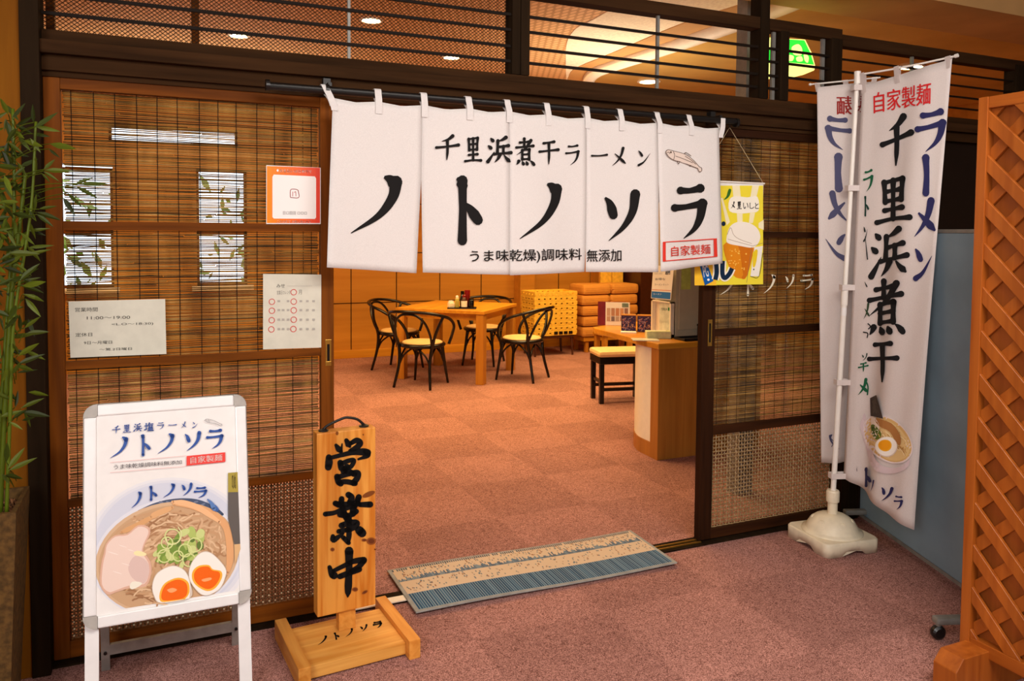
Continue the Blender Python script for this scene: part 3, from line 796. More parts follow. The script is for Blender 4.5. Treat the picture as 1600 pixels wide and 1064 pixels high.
for l in ([(976, 238), (990, 222), (1030, 230), (1100, 250), (1150, 285), (1192, 330)], [(976, 240), (990, 262), (1030, 288), (1080, 300), (1130, 320), (1182, 340)],
          [(1190, 330), (1206, 338), (1207, 356), (1192, 362), (1182, 340)], [(1026, 232), (1034, 255), (1028, 286)], [(1095, 247), (1108, 240), (1140, 262)], [(1050, 293), (1058, 312), (1066, 300)],
          [(1125, 316), (1134, 326), (1140, 320)], [(985, 240), (998, 238), (1002, 248)], [(1040, 262), (1090, 280), (1150, 305)], [(1100, 262), (1140, 288), (1170, 315)]): P.line(q2(l), .9, br)
P.ell(*q2([(1010, 238)])[0], 1.5, 1.5, br)
P.build('brush_lettering', 'print', nor)

# ------------------------------------------------------------------ beer poster on a string
YB = 2.695
bp = thing('hanging_poster', 'yellow beer poster on a string hanging partly behind the white curtain', 'poster', (2.23, YB, 1.13))
TL, TR, BL, BR = on_y(1090, 283, YB), on_y(1193, 287, YB), on_y(1087, 446, YB), on_y(1193, 440, YB)
TL = Vector((BL.x, YB, TR.z+.003)); BL.z = BR.z = (BL.z+BR.z)/2
bs = Surf(lambda u, v: Vector((TL.x+(TR.x-TL.x)*u, YB+.004*math.sin(u*3), TL.z+(BL.z-TL.z)*v)))
part(obj('poster_sheet', sheet(bs.S, 8, 6, .0015), 'paper'), bp)
P = Print(bs, .0008, .00005, 14); g = lambda l: [(1060+x/5.6, 270+y/5.6) for x, y in l]
P.poly(g([(140, 112), (740, 112), (740, 975), (140, 985)]), (240, 222, 60)); P.poly(g([(140, 300), (330, 400), (330, 985), (140, 985)]), (248, 196, 50))
for l in ([(470, 112), (535, 112), (545, 215), (480, 215)], [(645, 112), (705, 112), (680, 220), (628, 215)], [(510, 350), (560, 350), (560, 440), (515, 440)], [(625, 350), (670, 350), (650, 440), (615, 440)], [(370, 220), (385, 220), (450, 430), (420, 460)], [(700, 440), (745, 410), (745, 500), (700, 480)]):
    P.poly(g(l), (246, 236, 196))
P.poly(g([(445, 235), (500, 205), (600, 215), (690, 210), (700, 330), (620, 350), (540, 355), (445, 335)]), (248, 242, 226), 3)
for b, c in (((452, 250, 500, 318), 'メ'), ((512, 248, 548, 320), '里'), ((565, 262, 610, 315), 'い'), ((622, 262, 660, 315), 'し'), ((668, 262, 700, 315), 'と')):
    bb = g([b[:2], b[2:]])
    if c in GL: P.glyph(c, (*bb[0], *bb[1]), K, 16)
    else: P.text(c, (*bb[0], *bb[1]), K, .03)
P.line(g([(398, 236), (430, 205), (448, 152)]), 4.2, (50, 110, 40), WP['D'])
P.poly(g([(415, 610), (650, 650), (640, 720), (595, 905), (545, 925), (475, 890), (405, 720)]), (226, 138, 22), 3)
P.poly(g([(520, 640), (650, 650), (600, 900), (550, 918), (600, 800)]), (206, 112, 16), 3)
P.poly(g([(420, 560), (450, 470), (520, 430), (620, 440), (690, 490), (715, 560), (690, 625), (640, 655), (540, 640), (430, 615)]), (246, 238, 226), 4)
for l in ([(425, 540), (455, 480), (480, 540), (530, 580), (640, 620)], [(430, 580), (520, 605), (650, 640)], [(640, 650), (620, 780), (595, 960)], [(650, 640), (735, 615)]): P.line(g(l), .6, (150, 120, 90))
for i in range(26): P.ell(*g([(random.uniform(430, 600), random.uniform(660, 850))])[0], random.uniform(.5, 1.6), random.uniform(.5, 1.3), (250, 200, 90))
P.poly(g([(660, 650), (735, 640), (700, 905), (625, 905)]), (244, 238, 224)); P.poly(g([(655, 690), (690, 680), (670, 810), (645, 815)]), (236, 206, 40), 3)
P.line(g([(735, 700), (700, 905), (625, 905)]), .8, (60, 60, 50)); P.ell(*g([(655, 845)])[0], 1, 1.4, (60, 60, 60))
P.poly(g([(170, 770), (245, 790), (302, 945), (228, 985)]), (16, 92, 168))
P.text('PG', g([(205, 815), (250, 810), (262, 905), (220, 915)]), (250, 250, 250), .03); P.ell(*g([(258, 935)])[0], 2, 1.8, (250, 250, 250))
for w, c in ((11.5, (248, 240, 220)), (7, (16, 40, 66))):
    P.line(g([(325, 780), (330, 870), (318, 935)]), w, c); P.line(g([(382, 770), (380, 880), (400, 920), (440, 885), (465, 835)]), w, c, n=6)
P.ell(*g([(390, 445)])[0], 3.2, 3.6, (16, 40, 66))
P.build('beer_picture', 'glossprint', bp)
ap = on_y(1140, 199, YB)
bm = BM(); tube(bm, [tuple(TR), tuple(ap), tuple(TL)], .0012, 5); part(obj('string', bm, 'string'), bp)
bm = BM(); tube(bm, [(TL.x-.005, YB, TL.z), (TR.x+.005, YB, TR.z)], .004, 8); part(obj('top_rod', bm, 'polewhite'), bp)
bm = BM(); tube(bm, [(ap.x, YB, ap.z-.002), (ap.x, YB, ap.z+.012), (ap.x, 2.722, ap.z+.02)], .002, 6); part(obj('hook', bm, 'blackm'), bp)

# ------------------------------------------------------------------ papers on the left door
def paper(name, cat, label, tl, tr, bl, br, Y=2.7395, mat='cpaper', th=.0012):
    a, b, c, d = [on_y(*p, Y) for p in (tl, tr, bl, br)]
    S = Surf(lambda u, v: (a+(b-a)*u)*(1-v)+(c+(d-c)*u)*v)
    o = thing(name, label, cat, tuple((c+d)/2))
    part(obj('sheet', sheet(S.S, 2, 2, th), mat), o); return o, S
hp, S = paper('notice', 'notice', 'laminated opening hours notice on the left sliding door', (107, 471), (258, 467), (110, 559), (260, 553))
P = Print(S, .0006); g = lambda l: [(90+x/8.867, 450+y/8.867) for x, y in l]; ink = (66, 62, 58)
for t, l in (('営業時間', [(242, 272), (555, 266), (555, 325), (242, 332)]), ('11:00～19:00', [(405, 395), (1005, 384), (1005, 425), (405, 436)]), ('<L.O～18:30)', [(750, 487), (1325, 474), (1325, 515), (750, 528)]),
             ('定休日', [(248, 622), (480, 616), (480, 668), (248, 676)]), ('9日～月曜日', [(365, 738), (755, 728), (755, 772), (365, 782)]), ('～第.2日曜日', [(580, 832), (1030, 820), (1030, 858), (580, 870)])): P.text(t, g(l), ink)
P.build('printed_text', 'print', hp)
cp, S = paper('calendar_sheet', 'notice', 'white calendar sheet with red circles on the left sliding door', (411, 428), (502, 429), (411, 546), (502, 543))
P = Print(S, .0006); g = lambda l: [(400+x/3.432, 250+y/3.432) for x, y in l]
P.text('みせ', g([(110, 665), (155, 665), (155, 685), (110, 685)]), ink); P.text('営業日カレンダ', g([(112, 700), (185, 698), (185, 720), (112, 722)]), (150, 146, 138)); P.text('月', g([(228, 696), (245, 696), (245, 720), (228, 720)]), (120, 116, 110))
rr = (206, 52, 52)
for x, y in ((202, 709), (85, 760), (202, 759), (85, 808), (202, 806), (84, 859), (202, 856), (82, 908), (200, 906)): P.ring(*g([(x, y)])[0], 4.4, 1.0, rr)
for y in (757, 805, 856, 906):
    for x in (122, 145, 172, 240, 275, 308):
        if random.random() < .85: P.rect(*g([(x-7, y-6)])[0], *g([(x+7, y+5)])[0], (176, 172, 164))
P.line(g([(165, 675), (300, 675)]), .3, (170, 166, 158))
P.build('printed_dates', 'print', cp)
op, S = paper('payment_poster', 'poster', 'orange and red payment poster with a white card on the left sliding door', (416, 258), (501, 262), (416, 350), (501, 350), mat='paper')
P = Print(S, .0006, .00005, 5); g = lambda l: [(400+x/3.432, 250+y/3.432) for x, y in l]
n = 12
for i in range(n):
    t0, t1 = i/n, (i+1)/n; c = [int(v0+(v1-v0)*t0) for v0, v1 in zip((244, 140, 26), (226, 62, 50))]
    P.k = 0; P.poly(g([(58+285*t0, 32+10*t0), (58+285*t1, 32+10*t1), (58+285*t1, 338), (58+285*t0, 338)]), c)
P.poly(g([(88, 90), (95, 78), (315, 88), (322, 98), (322, 308), (315, 316), (95, 314), (88, 306)]), (244, 240, 238))
P.text('お支払いは日本円で', g([(128, 48), (298, 55), (298, 70), (128, 66)]), (255, 244, 240), .02); P.ell(*g([(116, 56)])[0], 1.6, 2, (255, 244, 240))
P.text('日ロ田田 ロロロ', g([(145, 275), (272, 277), (272, 294), (145, 293)]), (120, 116, 116), .02)
P.text('このお店で お使い頂けます', g([(112, 322), (295, 325), (295, 338), (112, 336)]), (255, 240, 236), .02)
P.line(g([(184, 200), (184, 165), (195, 156), (222, 160), (228, 175), (228, 202), (184, 201)]), 1.1, (140, 50, 50), n=3)
P.line(g([(196, 195), (197, 170)]), .9, (170, 60, 60)); P.line(g([(205, 175), (212, 170), (214, 195)]), .9, (170, 60, 60))
P.build('printed_picture', 'glossprint', op)

# ================================================================== aluminium A-frame sign
xl, xr = -.2075, .2255; yb0, yt0, zb0, zt0 = 2.37, 2.50, .263, .850
ab = thing('a_frame_sign', 'white A-frame poster stand showing a ramen bowl, in front of the left door', 'sign', ((xl+xr)/2, 2.47, 0))
sl = (yt0-yb0)/(zt0-zb0); nrm = Vector((0, -1, sl)).normalized()*1
def aS(u, v): 
    z = zt0+(zb0-zt0)*v; return Vector((xl+(xr-xl)*u, yb0+(z-zb0)*sl, z))
asf = Surf(aS)
HH = math.hypot(yt0-yb0, zt0-zb0); WW = xr-xl
ax = Vector((1, 0, 0)); dn = Vector((0, yb0-yt0, zb0-zt0)).normalized(); nn = dn.cross(ax); nn = nn if nn.y < 0 else -nn
O = Vector((xl, yt0, zt0))
MA = Matrix(((ax.x, dn.x, nn.x, O.x), (ax.y, dn.y, nn.y, O.y), (ax.z, dn.z, nn.z, O.z), (0, 0, 0, 1)))   # local x right, y down, z out
fw = .031; rc = .034
def rrect(x0, y0, x1, y1, r, n=6):
    P = []
    for cx, cy, a in ((x1-r, y0+r, -90), (x1-r, y1-r, 0), (x0+r, y1-r, 90), (x0+r, y0+r, 180)):
        P += [(cx+r*math.cos(R(a+90*i/n)), cy+r*math.sin(R(a+90*i/n))) for i in range(n+1)]
    return P
# frame profiles: four rails and four corner caps
def rail(a, b): return boxm((a[0], a[1], -.012), (b[0], b[1], .006), .004, MA)
part(obj('frame_rail', rail((rc, 0), (WW-rc, fw)), 'whitealu'), ab); part(obj('frame_rail', rail((rc, HH-fw), (WW-rc, HH)), 'whitealu'), ab)
part(obj('frame_rail', rail((0, rc), (fw, HH-rc)), 'whitealu'), ab); part(obj('frame_rail', rail((WW-fw, rc), (WW, HH-rc)), 'whitealu'), ab)
for cx, cy, sx, sy in ((0, 0, 1, 1), (WW, 0, -1, 1), (0, HH, 1, -1), (WW, HH, -1, -1)):
    arc = [(cx+sx*(rc-(rc+.002)*math.cos(R(t))), cy+sy*(rc-(rc+.002)*math.sin(R(t)))) for t in range(0, 91, 15)]
    pts = arc + [(cx+sx*rc, cy+sy*fw), (cx+sx*fw, cy+sy*fw), (cx+sx*fw, cy+sy*rc)]
    bm = BM(); prism(bm, [MA @ Vector((x, y, -.013)) for x, y in pts], nn*.0195); part(obj('corner_cap', bm, 'corner'), ab)
bm = BM(); r = rrect(-.003, -.003, WW+.003, HH+.003, rc)
prism(bm, [MA @ Vector((x, y, -.014)) for x, y in r], nn*.008); part(obj('back_panel', bm, 'greyalu'), ab)
part(obj('poster_sheet', boxm((fw-.004, fw-.004, -.004), (WW-fw+.004, HH-fw+.004, .0005), 0, MA), 'paper'), ab)
psf = Surf(lambda u, v: MA @ Vector((WW*u, HH*v, .0005)))
P = Print(psf, .0006, .00003); blue = (46, 84, 160)
def c3(l): return [(120+x/5.6, 610+y/5.6) for x, y in l]
def b3(b): a = c3([b[:2], b[2:]]); return (*a[0], *a[1])
def c4(l): return [(140+x/4.628, 730+y/4.628) for x, y in l]
def b4(b): a = c4([b[:2], b[2:]]); return (*a[0], *a[1])
CLIP = c4([(44, -300), (1062, -380), (1099, 884), (38, 1056)])
def clip(pts):
    out = pts; n = len(CLIP)
    for i in range(n):
        (x1, y1), (x2, y2) = CLIP[i], CLIP[(i+1) % n]; inp = out; out = []
        f = lambda p: (x2-x1)*(p[1]-y1)-(y2-y1)*(p[0]-x1)
        for j in range(len(inp)):
            p, q = inp[j-1], inp[j]; fp, fq = f(p), f(q)
            if (fp >= 0) != (fq >= 0):
                t = fp/(fp-fq); out.append((p[0]+(q[0]-p[0])*t, p[1]+(q[1]-p[1])*t))
            if fq >= 0: out.append(q)
    return out
def ellp(cx, cy, rx, ry, rot=0, n=44):
    c, s = math.cos(rot), math.sin(rot)
    return [(cx+rx*math.cos(t)*c-ry*math.sin(t)*s, cy+rx*math.cos(t)*s+ry*math.sin(t)*c) for t in [2*math.pi*i/n for i in range(n)]]
for i, c in enumerate(((228, 229, 234), (218, 221, 231), (208, 213, 228))): P.poly(clip(c4(ellp(575, 590-i*4, 600-26*i, 515-22*i, -.12))), c)
P.poly(clip(c4(ellp(560, 650, 545, 415, -.28))), (222, 224, 234))
P.line(c4([(352, 318), (480, 272), (640, 246), (780, 254), (905, 305), (960, 340)]), 9, (70, 84, 112), [(0, .3), (.3, 1), (.7, 1), (1, .5)], 8)
for i in range(9): t = random.uniform(400, 860); P.ell(*c4([(t, 250+random.uniform(0, 40))])[0], 4, 1.6, (112, 122, 146), random.uniform(-.6, .6), 8)
P.poly(clip(c4(ellp(560, 655, 528, 395, -.28))), (212, 178, 142)); P.poly(clip(c4(ellp(560, 660, 505, 375, -.28))), (200, 162, 124))
def noodle(x, y, a, L, wob, col, w):
    pts = []; 
    for i in range(9):
        pts.append((x, y)); a += random.uniform(-wob, wob); x += math.cos(a)*L/8; y += math.sin(a)*L/8
    ok = [p for p in pts if ((p[0]-560)/490)**2+((p[1]-655)/365)**2 < 1]
    if len(ok) > 3: P.line(c4(ok), w, col, n=4, new=False)
P.k += 1
NC = ((214, 176, 138), (200, 158, 118), (178, 134, 96), (224, 190, 152), (160, 116, 80))
for i in range(70): P.k += .4; noodle(random.uniform(430, 900), random.uniform(310, 560), random.uniform(-.6, .3)+math.pi*.9, random.uniform(200, 420), .35, NC[i % 5], random.uniform(2.2, 3.6))
for i in range(46): P.k += .4; noodle(random.uniform(680, 980), random.uniform(380, 640), random.uniform(0, 6.28), random.uniform(120, 300), .8, NC[i % 4], random.uniform(2.2, 3.4))
for i in range(26): P.k += .4; noodle(random.uniform(180, 460), random.uniform(850, 990), random.uniform(-.7, .2), random.uniform(120, 260), .5, NC[(i+1) % 5], random.uniform(1.8, 3))
P.k = math.ceil(P.k)
for l, w, c in (([(470, 350), (340, 420), (230, 470)], 8, (216, 164, 112)), ([(600, 290), (500, 330), (440, 360)], 9, (222, 172, 122)),
                ([(610, 262), (760, 285), (900, 345), (985, 430), (1012, 560), (1012, 680), (995, 765)], 11, (224, 168, 118)), ([(600, 250), (700, 262), (800, 300), (940, 395)], 9, (236, 186, 138))):
    P.line(c4(l), w, c, [(0, .5), (.2, 1), (.8, 1), (1, .5)], 8)
P.poly(clip(c4([(120, 552), (182, 492), (270, 480), (350, 418), (425, 430), (438, 480), (400, 560), (392, 610), (440, 680), (446, 770), (405, 858), (290, 872), (185, 905), (132, 920), (76, 850), (84, 700), (104, 620)])), (220, 178, 156), 3)
P.poly(clip(c4([(128, 560), (186, 502), (275, 490), (352, 430), (414, 442), (424, 480), (390, 555), (380, 615), (425, 690), (430, 765), (395, 842), (285, 855), (185, 890), (138, 900), (90, 845), (98, 700), (116, 625)])), (236, 212, 200), 3)
P.poly(c4([(330, 640), (415, 680), (432, 760), (390, 840), (310, 800), (280, 720)]), (220, 192, 184), 4)
for x, y, a, b in ((170, 620, 9, .8), (240, 570, 7, .6), (200, 760, 8, .7), (300, 600, 6, .6), (260, 700, 7, .6)): P.ell(*c4([(x, y)])[0], a, b, (246, 230, 222), .3, 10)
P.poly(c4([(318, 618), (350, 602), (410, 622), (395, 640), (340, 638)]), (246, 232, 178), 3); P.poly(c4([(290, 860), (310, 826), (370, 830), (372, 850), (310, 882)]), (240, 236, 220), 3)
GR = ((178, 196, 108), (140, 166, 74), (98, 124, 56), (204, 214, 140), (120, 150, 64))
for i in range(60):
    t = random.random(); x = 520+280*t+random.gauss(0, 26); y = 560+random.gauss(0, 52)+(60 if t < .5 else 30)
    if y > 720 or y < 450: continue
    P.ell(*c4([(x, y)])[0], random.uniform(4, 11), random.uniform(3, 7), GR[i % 5], random.uniform(0, 3), 10)
for x, y, r in ((600, 500, 12), (560, 545, 9), (690, 600, 10), (760, 560, 11), (540, 640, 10), (720, 670, 10), (640, 640, 8)): P.ring(*c4([(x, y)])[0], r, 2, (214, 222, 150), 14)
P.line(c4([(640, 430), (665, 480), (640, 540), (570, 555), (555, 510)]), 1.5, (226, 226, 170), n=6); P.line(c4([(570, 560), (540, 610), (490, 620)]), 1.3, (220, 220, 160), n=6)
def egg(o, c1, y, yk, yo):
    P.poly(clip(c4(o)), (214, 200, 184), 4); P.poly(clip(c4(c1)), (246, 240, 232), 4)
    P.poly(clip(c4(y)), (250, 178, 60), 4); P.poly(clip(c4(yk)), (240, 104, 18), 4); P.poly(clip(c4(yo)), (250, 168, 110), 4)
def shr(l, k=.965): cx = sum(p[0] for p in l)/len(l); cy = sum(p[1] for p in l)/len(l); return [(cx+(x-cx)*k, cy+(y-cy)*k) for x, y in l]
e1 = [(600, 708), (690, 745), (730, 840), (725, 945), (640, 972), (520, 985), (465, 930), (452, 850), (490, 760)]
y1 = [(640, 796), (710, 825), (722, 900), (690, 950), (600, 968), (515, 968), (506, 910), (545, 835)]
egg(e1, shr(e1), y1, shr(y1, .86), [(560, 885), (600, 870), (632, 885), (590, 905)])
e2 = [(850, 606), (910, 640), (985, 730), (980, 800), (940, 880), (860, 925), (800, 915), (735, 840), (715, 770), (735, 690), (790, 622)]
y2 = [(790, 710), (860, 705), (890, 735), (950, 750), (955, 800), (910, 870), (850, 893), (780, 860), (742, 810), (745, 750)]
egg(e2, shr(e2), y2, shr(y2, .86), [(810, 810), (870, 795), (880, 810), (830, 825)])
P.poly(c4([(1000, 40), (1069, 34), (1088, 552), (1046, 556), (1000, 370)]), (98, 92, 88)); P.poly(c4([(1000, 40), (1069, 34), (1073, 178), (1000, 180)]), (168, 152, 66))
P.text('のめ', c4([(1025, 50), (1055, 48), (1058, 155), (1030, 158)]), (110, 96, 50), .03)
P.poly(c4([(1046, 556), (1088, 552), (1090, 590), (1050, 700)]), (220, 180, 130))
P.line(c4([(850, 228), (880, 260), (900, 300)]), 6, (92, 128, 186), WP['D']); P.line(c4([(905, 270), (925, 300), (918, 312)]), 3.5, (70, 108, 176), WP['D'])
P.glyphs([(c, b4(b)) for c, b in (('ノ', (300, 172, 385, 298)), ('ト', (405, 135, 500, 238)), ('ノ', (528, 115, 628, 222)), ('ソ', (650, 110, 752, 210)), ('ラ', (752, 138, 856, 222)))], blue, 17)
P.glyphs([(c, b3(b)) for c, b in (('千', (310, 308, 380, 380)), ('里', (405, 296, 470, 370)), ('浜', (496, 286, 568, 362)), ('塩', (592, 282, 670, 358)), ('ラ', (700, 276, 768, 342)), ('ー', (800, 268, 875, 335)), ('メ', (905, 270, 965, 334)), ('ン', (1005, 266, 1066, 330)))], blue, 12)
P.glyphs([(c, b3(b)) for c, b in (('ノ', (285, 400, 470, 600)), ('ト', (520, 385, 662, 570)), ('ノ', (700, 372, 872, 560)), ('ソ', (915, 352, 1105, 538)), ('ラ', (1128, 330, 1292, 515)))], blue, 15)
P.line(c3([(292, 630), (960, 570)]), .6, (236, 180, 180)); P.line(c3([(292, 718), (955, 662)]), .6, (236, 180, 180))
P.text('うま味乾燥調味料無添加', c3([(325, 648), (918, 607), (918, 642), (325, 692)]), (70, 70, 78))
P.poly(c3([(960, 573), (1297, 540), (1298, 624), (960, 658)]), (232, 70, 62)); P.text('自家製麺', c3([(992, 582), (1272, 556), (1272, 612), (994, 640)]), (255, 250, 246), .015)
fg = (170, 170, 172)
for l in ([(1115, 262), (1140, 250), (1190, 262), (1240, 285), (1270, 300)], [(1118, 266), (1150, 280), (1200, 290), (1255, 308)], [(1265, 292), (1270, 310)], [(1150, 254), (1160, 280)]): P.line(c3(l), .9, fg)
P.build('ramen_picture', 'glossprint', ab)
# legs: front pair carry on in the slope of the panel, rear pair fold out behind
yf0 = yb0-zb0*sl
for s in (0, 1):
    x0_ = xl+.002 if s == 0 else xr-.036
    bm = BM(); prism(bm, [Vector((x0_, yb0+.012+.02*sl, zb0+.02)), Vector((x0_+.034, yb0+.012+.02*sl, zb0+.02)), Vector((x0_+.034, yf0+.012, 0)), Vector((x0_, yf0+.012, 0))], (0, .018, 0)); part(obj('front_leg', bm, 'whitealu'), ab)
    q = on_z(158 if s == 0 else 371, 1048 if s == 0 else 1007); x0_ = q.x-.002 if s == 0 else q.x-.022
    x0_ = xl+.022 if s == 0 else xr-.034
    bm = BM(); prism(bm, [Vector((x0_, 2.515, .82)), Vector((x0_+.024, 2.515, .82)), Vector((x0_+.024, 2.645, 0)), Vector((x0_, 2.645, 0))], (0, .016, 0)); part(obj('rear_leg', bm, 'greyalu'), ab)
    bm = BM(); lathe(bm, [(.005, 0), (.005, .004), (0, .005)], (0, 0, 0), 10, Matrix.Translation((x0_+.012, 2.645-.13/.82*.06-.001, .06)) @ Matrix.Rotation(R(90), 4, 'X')); part(obj('bolt', bm, 'black'), ab)
zc = .05
bm = BM(); prism(bm, [Vector((xl+.046, 2.637, zc)), Vector((xr-.034, 2.637, zc)), Vector((xr-.034, 2.632, zc+.034)), Vector((xl+.046, 2.632, zc+.034))], (0, .014, 0)); part(obj('crossbar', bm, 'greyalu'), ab)
part(obj('top_hinge', boxm((xl+.03, 2.508, .80), (xr-.03, 2.53, .84), .003), 'greyalu'), ab)

# ================================================================== wooden OPEN sign on its stand
L = on_y(496, 969, 2.50); Rr_ = on_y(587, 941, 2.515)
ang = math.atan2(Rr_.y-L.y, Rr_.x-L.x); bw = math.hypot(Rr_.x-L.x, Rr_.y-L.y)
ztop = on_y(493.5, 678, 2.50).z; zbot = (L.z+Rr_.z)/2
ws = thing('wooden_sign', 'knotty pine standing sign board with big black brush characters and an iron handle', 'sign', (L.x, L.y, 0), ang)
wl = lambda o: (setattr(o, 'parent', ws), o)[1]
th_ = .05
wl(obj('board', boxm((0, 0, zbot), (bw, th_, ztop), .004), 'pine'))
MW = Matrix.Translation((L.x, L.y, 0)) @ Matrix.Rotation(ang, 4, 'Z')
wsf = Surf(lambda u, v: MW @ Vector((bw*u, 0, ztop+(zbot-ztop)*v)))
P = Print(wsf, .0012, .0001)
def k1(l): return [(480+x/7.092, 650+y/7.092) for x, y in l]
def k2(l): return [(480+x/5.908, 780+y/5.908) for x, y in l]
bk = (14, 13, 14)
for a, b, rx, ry, t in ((330, 190, 16, 22, 0), (680, 865, 75, 28, -.4), (620, 205, 8, 10, 0)): P.ell(*k1([(a, b)])[0], rx/7.1, ry/7.1, (128, 70, 30), t, 16)
for a, b, rx, ry, t in ((590, 385, 44, 34, 0), (232, 462, 20, 18, 0), (525, 375, 26, 14, 0), (440, 830, 28, 20, 0), (530, 855, 30, 14, -.5), (625, 460, 10, 8, 0)):
    P.ell(*k2([(a, b)])[0], rx/5.9, ry/5.9, (140, 76, 34), t, 16); P.ell(*k2([(a, b)])[0], rx/9, ry/9, (104, 52, 24), t, 14)
P.build('pine_knot', 'print', ws)
P = Print(wsf, .0022, .0001)
S1 = lambda l, w, p='H': P.line(k1(l), w/7.092, bk, WP[p], 7, False)
S2 = lambda l, w, p='H': P.line(k2(l), w/5.908, bk, WP[p], 7, False)
UN = [(0, 1), (1, 1)]
def L1(l, w, pr=UN): P.line(k1(l), w*1.12/7.092, bk, pr, 7, False)
def L2(l, w, pr=UN): P.line(k2(l), w*1.15/5.908, bk, pr, 7, False)
# 営
L1([(318, 322), (345, 360), (372, 392)], 58, [(0, .6), (.6, 1.1), (1, .7)]); L1([(385, 300), (380, 350), (372, 395)], 40, [(0, .3), (1, .8)]); L1([(432, 268), (455, 310), (470, 335)], 62, [(0, .7), (.6, 1.1), (1, .5)])
L1([(480, 300), (545, 268), (585, 300), (540, 350), (470, 380)], 62, [(0, .7), (.4, 1), (.8, .9), (1, .5)])
L1([(238, 455), (240, 510), (232, 565)], 76, [(0, .8), (.5, 1), (1, .9)]); L1([(240, 465), (380, 430), (520, 398), (650, 395)], 56, [(0, .7), (.5, .85), (.9, 1.3), (1, 1.2)]); L1([(665, 405), (660, 440), (555, 480)], 62, [(0, 1.2), (.5, .8), (1, .3)])
L1([(365, 515), (375, 575)], 60); L1([(370, 530), (450, 495), (515, 490), (480, 560), (400, 585)], 46); L1([(440, 560), (400, 610)], 60)
L1([(330, 670), (345, 725), (370, 745)], 62); L1([(330, 680), (450, 640), (555, 625), (555, 680), (510, 740)], 62, [(0, .8), (.5, .9), (1, 1)]); L1([(350, 735), (430, 725), (530, 745)], 52); L1([(420, 600), (520, 640)], 60)
# 業
L1([(455, 870), (490, 900), (470, 960)], 62); L1([(380, 915), (375, 960)], 56); L1([(310, 965), (350, 985)], 56); L1([(570, 895), (550, 950)], 60)
L2([(265, 40), (360, 45), (470, 35)], 44); L2([(480, 48), (580, 46)], 48, [(0, .8), (1, 1.05)]); L2([(165, 135), (250, 122), (330, 88), (440, 60)], 44, [(0, .9), (.5, .8), (1, 1)]); L2([(300, 140), (380, 150), (450, 110)], 46); L2([(320, 60), (340, 130)], 50); L2([(430, 40), (420, 130)], 54)
L2([(355, 150), (380, 190)], 60); L2([(315, 240), (390, 215), (455, 215), (440, 250), (370, 280)], 48); L2([(290, 295), (370, 280)], 40); L2([(385, 170), (385, 300), (380, 400)], 48, [(0, .9), (.7, .9), (1, .5)])
L2([(235, 340), (245, 370), (330, 315)], 52, [(0, .7), (.5, 1), (1, .4)]); L2([(330, 350), (380, 400)], 38); L2([(480, 285), (505, 310)], 70)
# 中
L2([(385, 475), (385, 620), (380, 760), (372, 905)], 64, [(0, 1.1), (.4, .8), (.75, .95), (.9, .75), (1, .1)]); L2([(205, 625), (225, 690), (245, 700)], 58, [(0, .6), (1, 1.1)]); L2([(240, 660), (330, 615), (430, 570), (520, 560)], 48, [(0, .7), (.6, .85), (1, 1.15)]); L2([(520, 570), (470, 625), (410, 660)], 44); L2([(300, 710), (380, 680), (480, 645)], 46)
P.build('brush_lettering', 'print', ws)
bm = BM(); tube(bm, cr([(.028, th_/2, ztop+.006), (.045, th_/2, ztop+.018), (.09, th_/2, ztop+.034), (.11, th_/2, ztop+.035), (.14, th_/2, ztop+.026), (.162, th_/2, ztop+.006)], 6), .0045, 8); h = wl(obj('iron_handle', bm, 'blackm', smooth=True))
for x in (.028, .162):
    bm = BM(); lathe(bm, [(.016, ztop), (.016, ztop+.004), (.006, ztop+.008), (0, ztop+.008)], (x, th_/2, 0), 16); h2 = obj('handle_plate', bm, 'blackm', h)
bx = bw*.52
wl(obj('tenon_post', boxm((bx-.028, .01, .045), (bx+.028, .045, zbot), .002), 'piney'))
wl(obj('base_plank', boxm((-.066, -.155, .006), (bw+.048, .10, .045), .003), 'pineh'))
for x in (-.104, bw+.048):
    wl(obj('runner', boxm((x, -.185, 0), (x+.038, .15, .062), .003), 'piney'))
MP = Surf(lambda u, v: MW @ Vector((-.066+(bw+.11)*u, .10-.255*v, .045)))
P = Print(MP, .0006); g = lambda l: [(420+x/5.784, 880+y/5.784) for x, y in l]
for c, q in (('ノ', [(455, 668), (535, 650), (520, 730), (440, 745)]), ('ト', [(560, 640), (650, 620), (640, 680), (590, 695)]), ('ノ', [(700, 600), (765, 585), (770, 655), (690, 672)]), ('ソ', [(805, 572), (900, 550), (895, 610), (830, 625)]), ('ラ', [(925, 535), (1030, 520), (1025, 580), (960, 592)])):
    P.glyph(c, g(q), bk, 20)
P.build('base_lettering', 'print', ws)

